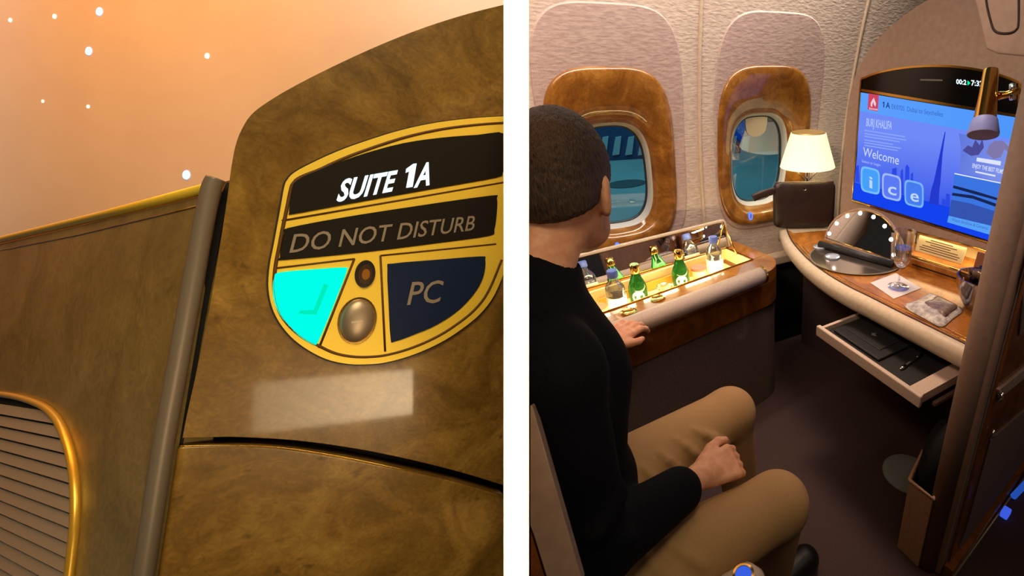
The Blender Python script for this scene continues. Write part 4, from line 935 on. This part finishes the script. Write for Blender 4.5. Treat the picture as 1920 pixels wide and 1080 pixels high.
green_bottle(barpos(1276, 1.605), 'green gold capped bottle between the tumbler and red lidded tub')
tub(barpos(1310, 1.605), lin(190, 92, 66), 'small snack tub with red lid in the lit bar')
tub(barpos(1121, 1.560), lin(226, 128, 56), 'small snack tub with orange lid by the man\'s shoulder')
tp_ = barpos(1246, 1.56); tg = thing('tumbler', tp_, 'short clear tumbler standing between the two green bottles', 'glass')
lathe('tumbler_glass', [(0.022, 0), (0.024, 0.003), (0.033, 0.058), (0.031, 0.058), (0.022, 0.007), (0.001, 0.006)], tp_, clearglass('tumbler_glass', (0.97, 0.97, 0.94, 1), 0.22, 0.03), tg, 28)
lathe('rim', [(0.0335, 0.056), (0.0335, 0.059), (0.0310, 0.059), (0.0310, 0.056)], tp_, M_glass, tg, 28, closed=True)

# ------------------------------------------------------------------ aisle partition, overhead block, reading lamp, pocket
par = thing('aisle_partition', (1.3, 0.33, 0), 'mauve and walnut aisle partition with chrome latches', 'partition')
box('core', (1.062, 0.292, 0.02), (2.2, 0.372, 1.60), M_pillar, par, 0.006)
tube('edge_column', [(1.055, 0.345, 0.0), (1.055, 0.345, 1.62)], 0.036, M_pillar, par, 20)
box('edge_strip', (1.040, 0.296, 0.0), (1.068, 0.336, 1.62), M_pillar, par, 0.010, 3)
AF = Frame((0, 0.292, 0), (1, 0, 0), (0, 0, 1), (0, -1, 0))
prism('walnut_face', AF, [(1.07, 0.05), (2.19, 0.05), (2.19, 1.58), (1.07, 1.58)], 0.0, 0.008, M_wood_dk, par)
prism('lower_inset', AF, AF.pxs([(1850, 820), (1992, 700), (1992, 860), (1880, 960), (1792, 1022), (1806, 985)]), 0.006, 0.013, noisy('mauve_fabric', lin(110, 86, 84), lin(122, 98, 94), 120, 0.9, 0.2), par, bevel=0.002)
prism('upper_inset', AF, AF.pxs([(1902, 626), (1960, 580), (1990, 360), (1938, 330)]), 0.006, 0.013, MATS['mauve_fabric'], par, bevel=0.002)
prism('rail_strip', AF, AF.pxs([(1862, 726), (1990, 626), (1990, 645), (1864, 742)]), 0.006, 0.016, M_mauve, par, bevel=0.002)
for u, v in [(1863, 738), (1848, 808)]:
    a, b = AF.px(u, v); p = AF.p(a, b, 0.016); tube('chrome_latch', [p + Vector((-0.006, 0, -0.016)), p + Vector((-0.002, -0.008, 0)), p + Vector((0.004, 0, 0.016))], 0.005, M_chrome, par, 8)
fs_ = tube('floor_strip', [(1.02, 0.262, 0.006), (2.2, 0.245, 0.006)], 0.006, mat('floor_strip_metal', lin(140, 124, 110), 0.4, 0.6), par, 6)
kb = prism('kick_board', AF, [(1.05, 0.0), (2.19, 0.0), (2.19, 0.055), (1.05, 0.055)], 0.0, 0.03, M_wood_dk, par)

ob = thing('overhead_monitor_block', (1.12, 0.42, 1.565), 'brown grey moulded overhead block at the top of the partition', 'overhead block')
OF = Frame((1.04, 0, 0), (0, -1, 0), (0, 0, 1), (-1, 0, 0))
prism('moulding', OF, OF.pxs([(1848, 92), (1842, 62), (1832, 20), (1824, -20), (1815, -80), (2040, -80), (2040, 118), (1920, 106), (1870, 101)]), -0.30, 0.0, M_mauve, ob, bevel=0.014, seg=4)
gp = OF.pxs([(1846, -40), (1850, 5), (1858, 40), (1864, 56), (1875, 62), (1893, 62), (1905, 56), (1910, 40), (1910, -40)])
tube('panel_line', [OF.p(a, b, 0.001) for a, b in c2(gp, 4)], 0.0022, mat('panel_line', lin(52, 34, 28), 0.7), ob, 6)

rl = thing('reading_lamp', at(1905, 180, 1.15), 'gold cone reading lamp with pale diffuser bracketed off the partition', 'reading lamp')
ra, rb = at(1858, 132, 1.14), at(1846, 228, 1.14); rdir = (rb - ra).normalized()
pxm = 1.14 / FPX
lathe('gold_body', [(0.001, -0.002), (13.5 * pxm, 0.0), (14 * pxm, 0.004), (16.5 * pxm, 0.06), (20.5 * pxm, 0.122), (20.5 * pxm, 0.126), (0.001, 0.128)], ra, M_goldpol, rl, 32, axis=rdir)
lathe('diffuser', [(20 * pxm, 0.122), (23 * pxm, 0.126), (28.5 * pxm, 0.158), (28.0 * pxm, 0.164), (0.001, 0.165)], ra, mat('diffuser_screen_tint', lin(128, 134, 196), 0.5), rl, 32, axis=rdir)  # blue of the screen behind is put into the diffuser's base colour
tube('arm', [at(1872, 180, 1.14), at(1888, 177, 1.13), at(1910, 170, 1.10)], [0.011, 0.009, 0.009], M_goldpol, rl, 12)
tube('pivot', [at(1898, 158, 1.115), at(1899, 186, 1.115)], 0.008, M_chrome, rl, 12)

pk = thing('literature_pocket', (1.0, 0.42, 0), 'cream bin like pocket on the floor beside the partition foot', 'pocket')
k0 = [(0.925, 0.385), (0.925, 0.46), (1.03, 0.46), (1.03, 0.385)]
zt = [0.33, 0.33, 0.33, 0.33]
M_pk = noisy('pocket_cream', lin(176, 138, 112), lin(188, 150, 122), 80, 0.6, 0.1)
kp = [Pz(1705, 900, 0.34), Pz(1750, 936, 0.34)]
a0, a1 = kp
wq = Vector((a1.x - a0.x, a1.y - a0.y, 0)); 
KF = Frame((a0.x, a0.y, 0), wq.normalized(), (0, 0, 1))
nn_ = KF.n if KF.n.x < 0 else -KF.n
o4 = [(a0.x, a0.y), (a1.x, a1.y - 0.0), (a1.x + 0.16, a1.y + 0.01), (a0.x + 0.14, a0.y + 0.035)]
i4 = ring_of(o4, -0.008)
prism('pocket_shell', WF, [o4, i4], 0.0, 0.34, M_pk, pk, bevel=0.003)
prism('pocket_floor', WF, i4, 0.0, 0.02, M_dark, pk)
tube('pocket_rim', [(a, b, 0.34) for a, b in o4] + [(o4[0][0], o4[0][1], 0.34)], 0.006, M_pk, pk, 8)
mg = thing('dark_bag', (1.08, 0.43, 0.02), 'black cloth bag stuffed into the cream pocket', 'bag')
bgl = []
for z_, k_, ox in [(0.021, 0.55, 0.01), (0.30, 0.62, 0.01), (0.36, 0.85, 0.015), (0.44, 0.84, 0.03), (0.50, 0.6, 0.05), (0.52, 0.2, 0.06)]:
    cx_, cy_ = sum(a for a, b in i4) / 4, sum(b for a, b in i4) / 4
    bgl.append([(cx_ + ox + (v.x - cx_) * k_, cy_ + (v.y - cy_) * k_, z_ + 0.01 * math.sin(5 * v.x + 9 * v.y)) for v in catmull([(a, b, 0) for a, b in i4], 6, True)])
loft('bag_cloth', bgl, mat('bag_black', lin(8, 8, 9), 0.9), mg, cap='both', split=False)
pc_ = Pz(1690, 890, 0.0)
tag(loft('floor_glow', [[(pc_.x + 0.02 + 0.10 * k * math.cos(t), pc_.y - 0.02 + 0.11 * k * math.sin(t), h) for t in np.linspace(0, 2 * math.pi, 28, endpoint=False)] for k, h in [(1.0, 0.001), (1.0, 0.008), (0.93, 0.014), (0.5, 0.016)]], noisy('glow_teal', lin(110, 122, 122), lin(128, 140, 140), 200, 0.9, 0.3), cap='both', split=False), 'pale teal grey patch of light on the carpet, built as a disc', 'light patch')  # light falling on the carpet, put in as a pale flat disc
bl0, bl1 = Pz(1900, 931, 0.02), Pz(1925, 905, 0.02)
tag(tube('aisle_light', [bl0, bl1], 0.012, emis('aisle_blue', lin(36, 76, 170), 1.0), seg=10), 'blue glowing floor light strip in the aisle', 'floor light')
bl2 = Pz(1886, 960, 0.02)
tag(box('aisle_light', (bl2.x - 0.02, bl2.y - 0.014, 0.002), (bl2.x + 0.02, bl2.y + 0.014, 0.03), emis('aisle_blue2', lin(60, 90, 220), 1.0), bevel=0.004), 'small square blue floor light at the partition kick board', 'floor light')

# ------------------------------------------------------------------ seat
seat = thing('airline_armchair', (0.10, 0.72, 0), 'cream leather suite armchair the man is sitting in', 'armchair')
box('cushion', (-0.10, 0.50, 0.30), (0.30, 0.98, 0.455), M_leather, seat, 0.03, 4)
box('plinth', (-0.08, 0.52, 0.0), (0.42, 0.96, 0.31), M_mauve, seat, 0.02)
box('backrest', (-0.26, 0.56, 0.40), (-0.11, 0.98, 1.00), M_leather, seat, 0.04, 4)
e0, e1 = at(996, 790, 0.58), at(1089, 1090, 0.58); e2, e3 = at(950, 980, 0.56), at(1030, 1120, 0.56)
pnn = (e1 - e0).cross(e2 - e0).normalized()
if pnn.dot(CAM - e0) < 0: pnn = -pnn
ed = (e1 - e0).normalized(); es_ = ed.cross(pnn)
SFm = Frame(e0, ed, pnn.cross(ed), pnn)
prism('side_wing', SFm, [SFm.px(*q) for q in [(998, 760), (1094, 1098), (1030, 1098), (1000, 1000), (994, 985), (994, 760)]], -0.03, 0.0, M_mauve, seat, bevel=0.008, seg=3)
prism('wing_wood', SFm, [SFm.px(*q) for q in [(994, 1000), (1024, 1098), (994, 1098)]], -0.028, -0.004, M_wood_dk, seat)
arF = Pz(1393, 1078, 0.60)
adir = Vector((arF.x, arF.y, 0)) - Vector((0.05, 0.43, 0)); 
tube('armrest', [(-0.05, 0.445, 0.575), (0.20, 0.447, 0.575), (0.32, 0.452, 0.575), (0.372, 0.455, 0.572), (0.388, 0.456, 0.57)], [0.05, 0.05, 0.048, 0.036, 0.012], M_leather, seat, 20)
box('armrest_support', (-0.02, 0.42, 0.0), (0.26, 0.478, 0.56), M_mauve, seat, 0.02)
ac = Pz(1394, 1078, 0.622)
lathe('gold_ring', [(0.022, -0.006), (0.022, 0.004), (0.017, 0.005), (0.016, -0.002)], ac, M_goldpol, seat, 28, closed=False)
lathe('blue_button', [(0.0165, -0.004), (0.0165, 0.003), (0.012, 0.004), (0.001, 0.004)], ac, emis('seat_button', lin(60, 100, 235), 0.9), seat, 24)

# ------------------------------------------------------------------ the seated man
man = thing('person', (0.12, 0.72, 0.45), 'man in dark navy jacket and tan trousers seated with a hand on the console', 'person')
M_skin = noisy('skin', lin(216, 150, 116), lin(230, 168, 134), 60, 0.5, 0.12, dist=0.002)
M_jacket = noisy('navy_jacket', lin(11, 11, 18), lin(17, 17, 26), 300, 0.85, 0.35, dist=0.0012); M_jacket.node_tree.nodes['Principled BSDF'].inputs['Specular IOR Level'].default_value = 0.12
M_trouser = noisy('tan_trousers', lin(164, 126, 84), lin(170, 132, 89), 320, 0.85, 0.3, dist=0.001)
M_hair = noisy('brown_hair', lin(46, 30, 22), lin(80, 56, 42), 60, 0.6, 0.9, (6, 6, 1), 5, dist=0.004)
V3 = lambda *a: np.array(a, float)
HC = np.array(at(1060, 346, 0.80)); az = math.radians(46); pt = math.radians(-14)
Ff = V3(math.cos(az) * math.cos(pt), math.sin(az) * math.cos(pt), math.sin(pt)); Rr = V3(math.sin(az), -math.cos(az), 0); Uu = np.cross(Rr, Ff)
AX = [Ff, Rr, Uu]
def hp(f, r, u): return HC + Ff * f + Rr * r + Uu * u
neck0 = V3(0.165, 0.785, 1.225); 
Rsh, Lsh = V3(0.135, 0.625, 1.14), V3(0.205, 0.965, 1.14)
chest, belly, pelvis = V3(0.165, 0.80, 1.02), V3(0.11, 0.76, 0.76), V3(0.07, 0.735, 0.56)
Rel, Rwr = V3(0.115, 0.575, 0.80), np.array(Pz(1312, 893, 0.685))
Lel = V3(0.36, 1.14, 0.885); Lwr = np.array(Pz(1136, 648, 0.775))
Lkn, Rkn = np.array(Pz(1368, 774, 0.575)), np.array(Pz(1456, 946, 0.575))
Lhip, Rhip = V3(0.10, 0.86, 0.600), V3(0.08, 0.635, 0.560)
Lan, Ran = V3(Lkn[0] + 0.04, Lkn[1] + 0.01, 0.10), V3(0.575, 0.63, 0.10)

f = Field((-0.14, 0.46, 0.02), (0.86, 1.44, 1.54), 0.005)
# head and neck
f.ell(hp(-0.012, 0, 0.022), (0.096, 0.075, 0.098), AX, 0.01)
f.ell(hp(0.028, 0, -0.045), (0.064, 0.058, 0.074), AX, 0.03)
f.cone(hp(0.058, 0, -0.096), hp(0.03, 0.03, -0.085), 0.022, 0.024, 0.03); f.cone(hp(0.058, 0, -0.096), hp(0.03, -0.03, -0.085), 0.022, 0.024, 0.03)
f.cone(hp(0.084, 0, -0.005), hp(0.106, 0, -0.040), 0.008, 0.013, 0.014)
f.cone(hp(0.080, -0.014, -0.075), hp(0.080, 0.014, -0.075), 0.008, 0.008, 0.01)
for s in (1, -1):
    f.ell(hp(0.074, 0.032 * s, 0.004), (0.012, 0.015, 0.010), AX, 0.004, cut=True)
    f.ell(hp(0.070, 0.032 * s, 0.004), (0.013, 0.013, 0.013), AX, 0.002)
    f.cone(hp(0.090, 0.016 * s, 0.022), hp(0.080, 0.046 * s, 0.022), 0.006, 0.006, 0.012)
    c = hp(-0.018, 0.077 * s, -0.020); f.ell(c, (0.021, 0.010, 0.036), [Ff * 0.95 - Rr * 0.3 * s, Rr * s * 0.95 + Ff * 0.3, Uu], 0.006); f.ell(c + Rr * s * 0.010 + Ff * 0.004, (0.010, 0.006, 0.020), AX, 0.003, cut=True)
f.cone(hp(-0.025, 0, -0.05), neck0, 0.054, 0.062, 0.03)
# trunk and limbs
f.cone(chest, belly, 0.115, 0.105, 0.05); f.cone(belly, pelvis, 0.105, 0.115, 0.05); f.cone(Rsh, Lsh, 0.055, 0.055, 0.06); f.cone(neck0, chest, 0.06, 0.10, 0.05)
f.cone(Rsh, Rel, 0.048, 0.040, 0.03); f.cone(Rel, Rwr, 0.040, 0.028, 0.02)
f.cone(Lsh, Lel, 0.048, 0.040, 0.03); f.cone(Lel, Lwr, 0.040, 0.028, 0.02)
for hpnt, kn_, an in ((Lhip, Lkn, Lan), (Rhip, Rkn, Ran)):
    f.cone(hpnt, kn_, 0.078, 0.055, 0.04); f.cone(kn_, an, 0.052, 0.030, 0.03); f.cone(an, an + V3(0.12, 0, -0.055), 0.026, 0.020, 0.02)
def hand(wr, d, up, s, curls, spread, sc=1.0, thumb=None):
    """palm and five fingers; d along the fingers, up out of the back of the hand, s = +1 when the thumb lies on d x up side"""
    d = d / np.linalg.norm(d); up = up - d * up.dot(d); up /= np.linalg.norm(up); side = np.cross(d, up) * s
    f.cone(wr, wr + d * 0.03, 0.026, 0.026, 0.02)
    for k in range(4):
        y = (1.5 - k) * 0.021; f.cone(wr + d * 0.025 + side * y * 0.7, wr + d * 0.088 * sc + side * y, 0.015, 0.0125, 0.012)
    for k, ln in enumerate((0.92, 1.0, 0.95, 0.76)):
        y = (1.5 - k) * 0.021; p = wr + d * 0.088 * sc + side * y; a = 0.0; fan = (1.5 - k) * spread
        dd = d + side * fan; dd /= np.linalg.norm(dd); rs = [0.0115, 0.0105, 0.0095, 0.0078]; P = [p]
        for j, L_ in enumerate((0.044, 0.028, 0.022)):
            a += curls[k][j]; P.append(P[-1] + (dd * math.cos(a) - up * math.sin(a)) * L_ * ln)
        for j in range(3): f.cone(P[j], P[j + 1], rs[j], rs[j + 1], 0.004)
    P = thumb or [wr + d * 0.02 + side * 0.026, wr + d * 0.052 + side * 0.050 - up * 0.006, wr + d * 0.080 + side * 0.060 - up * 0.014, wr + d * 0.102 + side * 0.058 - up * 0.020]
    P = [np.array(q, float) for q in P]
    for j in range(3): f.cone(P[j], P[j + 1], (0.017, 0.0135, 0.0115)[j], (0.0135, 0.0115, 0.009)[j], 0.010 if j == 0 else 0.004)
# left hand lies over the padded roll, fingers forward; thumb on the near side
kn_l = np.array(Pz(1196, 598, 0.783))
dL = kn_l - Lwr
hand(Lwr, dL, V3(-0.15, -0.25, 1), 1, [(0.15, 0.45, 0.4), (0.1, 0.4, 0.4), (0.1, 0.45, 0.45), (0.15, 0.5, 0.5)], 0.06, 1.0)
# right fist resting on the lap
fk = np.array(Pz(1392, 856, 0.675))
dR_ = fk - Rwr
hand(Rwr, dR_, V3(-0.35, -0.45, 0.8), -1, [(0.9, 1.5, 1.1)] * 4, 0.0, 1.0, thumb=None)
body = field_obj('body', f, M_skin, man, 1)

# hair
g = Field(tuple(HC - 0.15), tuple(HC + 0.15), 0.0035)
g.ell(hp(-0.016, 0, 0.026), (0.1015, 0.080, 0.1025), AX, 0.01)
g.ell(hp(-0.045, 0, -0.030), (0.066, 0.070, 0.060), AX, 0.03)
g.keep(hp(0.062, 0, 0.045), Ff * 0.95 - Uu * 0.35, 0.012)
g.keep(hp(-0.10, 0, -0.066), -Uu + Ff * 0.55, 0.012)
for s in (1, -1): g.ell(hp(-0.008, 0.088 * s, -0.030), (0.032, 0.030, 0.040), AX, 0.008, cut=True)
hair = field_obj('hair', g, M_hair, man, 1)
dm = hair.modifiers.new('strands', 'DISPLACE'); tx = bpy.data.textures.new('hair_clumps', 'CLOUDS'); tx.noise_scale = 0.006; dm.texture = tx; dm.strength = 0.004; dm.mid_level = 0.5

# jacket
j = Field((-0.18, 0.42, 0.40), (0.66, 1.40, 1.32), 0.006)
j.cone(chest + V3(0.0, -0.02, 0.0), belly, 0.140, 0.135, 0.05); j.cone(belly, pelvis + V3(0, 0, -0.02), 0.135, 0.145, 0.05)
j.cone(chest + V3(0.02, 0.08, 0), belly + V3(0.02, 0.06, 0), 0.115, 0.115, 0.05)
j.cone(Rsh, Lsh, 0.072, 0.072, 0.05); j.cone(neck0 + V3(0, 0, -0.03), chest, 0.088, 0.13, 0.05)
j.cone(neck0 + V3(-0.02, -0.02, 0.0), neck0 + V3(0.03, 0.02, -0.005), 0.070, 0.070, 0.02)
j.cone(Rsh, Rel, 0.072, 0.062, 0.03); j.cone(Rel, Rel + (Rwr - Rel) * 0.74, 0.064, 0.052, 0.02)
j.cone(Lsh, Lel, 0.070, 0.060, 0.03); j.cone(Lel, Lel + (Lwr - Lel) * 0.90, 0.058, 0.044, 0.02)
j.cone(pelvis + V3(0.02, -0.10, 0.0), pelvis + V3(0.10, -0.11, 0.02), 0.115, 0.09, 0.04)
j.cone(belly + V3(0.06, 0.02, -0.02), pelvis + V3(0.10, 0.02, 0.03), 0.11, 0.09, 0.04)
# folds
for a, b, r_ in [((Rel + V3(-0.02, -0.03, 0.06)), Rel + V3(0.05, -0.05, 0.03), 0.012), (Rel + V3(0.0, -0.06, 0.10), Rel + V3(0.06, -0.03, 0.12), 0.010), (Rsh + V3(0.06, 0.0, -0.03), belly + V3(0.10, -0.06, 0.10), 0.014)]:
    j.cone(a, b, r_, r_ * 0.6, 0.03)
# openings at neck and cuffs
j.cone(neck0 + V3(-0.06, -0.02, -0.02), neck0 + V3(0.0, 0.0, -0.005), 0.075, 0.075, 0.02)
j.cone(neck0 + V3(0.005, 0.005, 0.005), neck0 + V3(0.14, 0.07, 0.16), 0.064, 0.09, 0.008, cut=True)
jk = field_obj('jacket', j, M_jacket, man, 5)

# trousers
t_ = Field((-0.10, 0.40, 0.06), (0.80, 1.04, 0.72), 0.006)
t_.cone(pelvis + V3(0, -0.06, 0), pelvis + V3(0, 0.06, 0), 0.13, 0.13, 0.04)
for s, (hpnt, kn_, an) in ((1, (Lhip, Lkn, Lan)), (-1, (Rhip, Rkn, Ran))):
    t_.cone(hpnt, kn_, 0.112, 0.076, 0.04); t_.cone(kn_, an + V3(0, 0, 0.01), 0.072, 0.060, 0.03)
    ax = (kn_ - hpnt); ax /= np.linalg.norm(ax)
    L_ = np.linalg.norm(kn_ - hpnt); sd = np.cross(ax, V3(0, 0, 1)); sd /= np.linalg.norm(sd); upn = np.cross(sd, ax)
    def on(tt, ang, lift=0.0):
        rr = 0.112 + (0.076 - 0.112) * tt + lift; return hpnt + ax * L_ * tt + (sd * math.cos(ang) + upn * math.sin(ang)) * rr
    if s == 1:
        for (t0, g0), (t1, g1), r_ in [((0.48, 0.9), (0.60, -0.6), 0.014), ((0.58, 1.0), (0.72, -0.55), 0.013), ((0.69, 0.95), (0.88, -0.45), 0.015), ((0.38, 0.8), (0.47, -0.6), 0.013)]:
            P_ = [on(t0 + (t1 - t0) * q, g0 + (g1 - g0) * q, -0.003) for q in np.linspace(0, 1, 6)]
            for i_ in range(5): t_.cone(P_[i_], P_[i_ + 1], r_ * (0.5 + 0.5 * math.sin(math.pi * (i_ + 0.5) / 5)), r_ * (0.5 + 0.5 * math.sin(math.pi * (i_ + 1.0) / 5.2)), 0.007)
    else:
        for (t0, g0), (t1, g1), r_ in [((0.35, 1.9), (0.50, 0.7), 0.009), ((0.25, 1.8), (0.38, 0.6), 0.010)]:
            P_ = [on(t0 + (t1 - t0) * q, g0 + (g1 - g0) * q, -0.004) for q in np.linspace(0, 1, 6)]
            for i_ in range(5): t_.cone(P_[i_], P_[i_ + 1], r_, r_, 0.012)
tr = field_obj('trousers', t_, M_trouser, man, 2)
# shoes
M_shoe = mat('black_shoe', lin(12, 11, 12), 0.4)
for an in (Lan, Ran):
    sF = Field(tuple(an + V3(-0.10, -0.09, -0.11)), tuple(an + V3(0.26, 0.09, 0.05)), 0.006)
    sF.cone(V3(an[0] - 0.02, an[1], 0.055), V3(an[0] + 0.16, an[1], 0.042), 0.052, 0.048, 0.03); sF.cone(V3(an[0] - 0.01, an[1], 0.06), V3(an[0], an[1], 0.105), 0.048, 0.046, 0.02)
    sF.keep((0, 0, 0.004), (0, 0, -1), 0.004)
    field_obj('shoe', sF, M_shoe, man, 1)
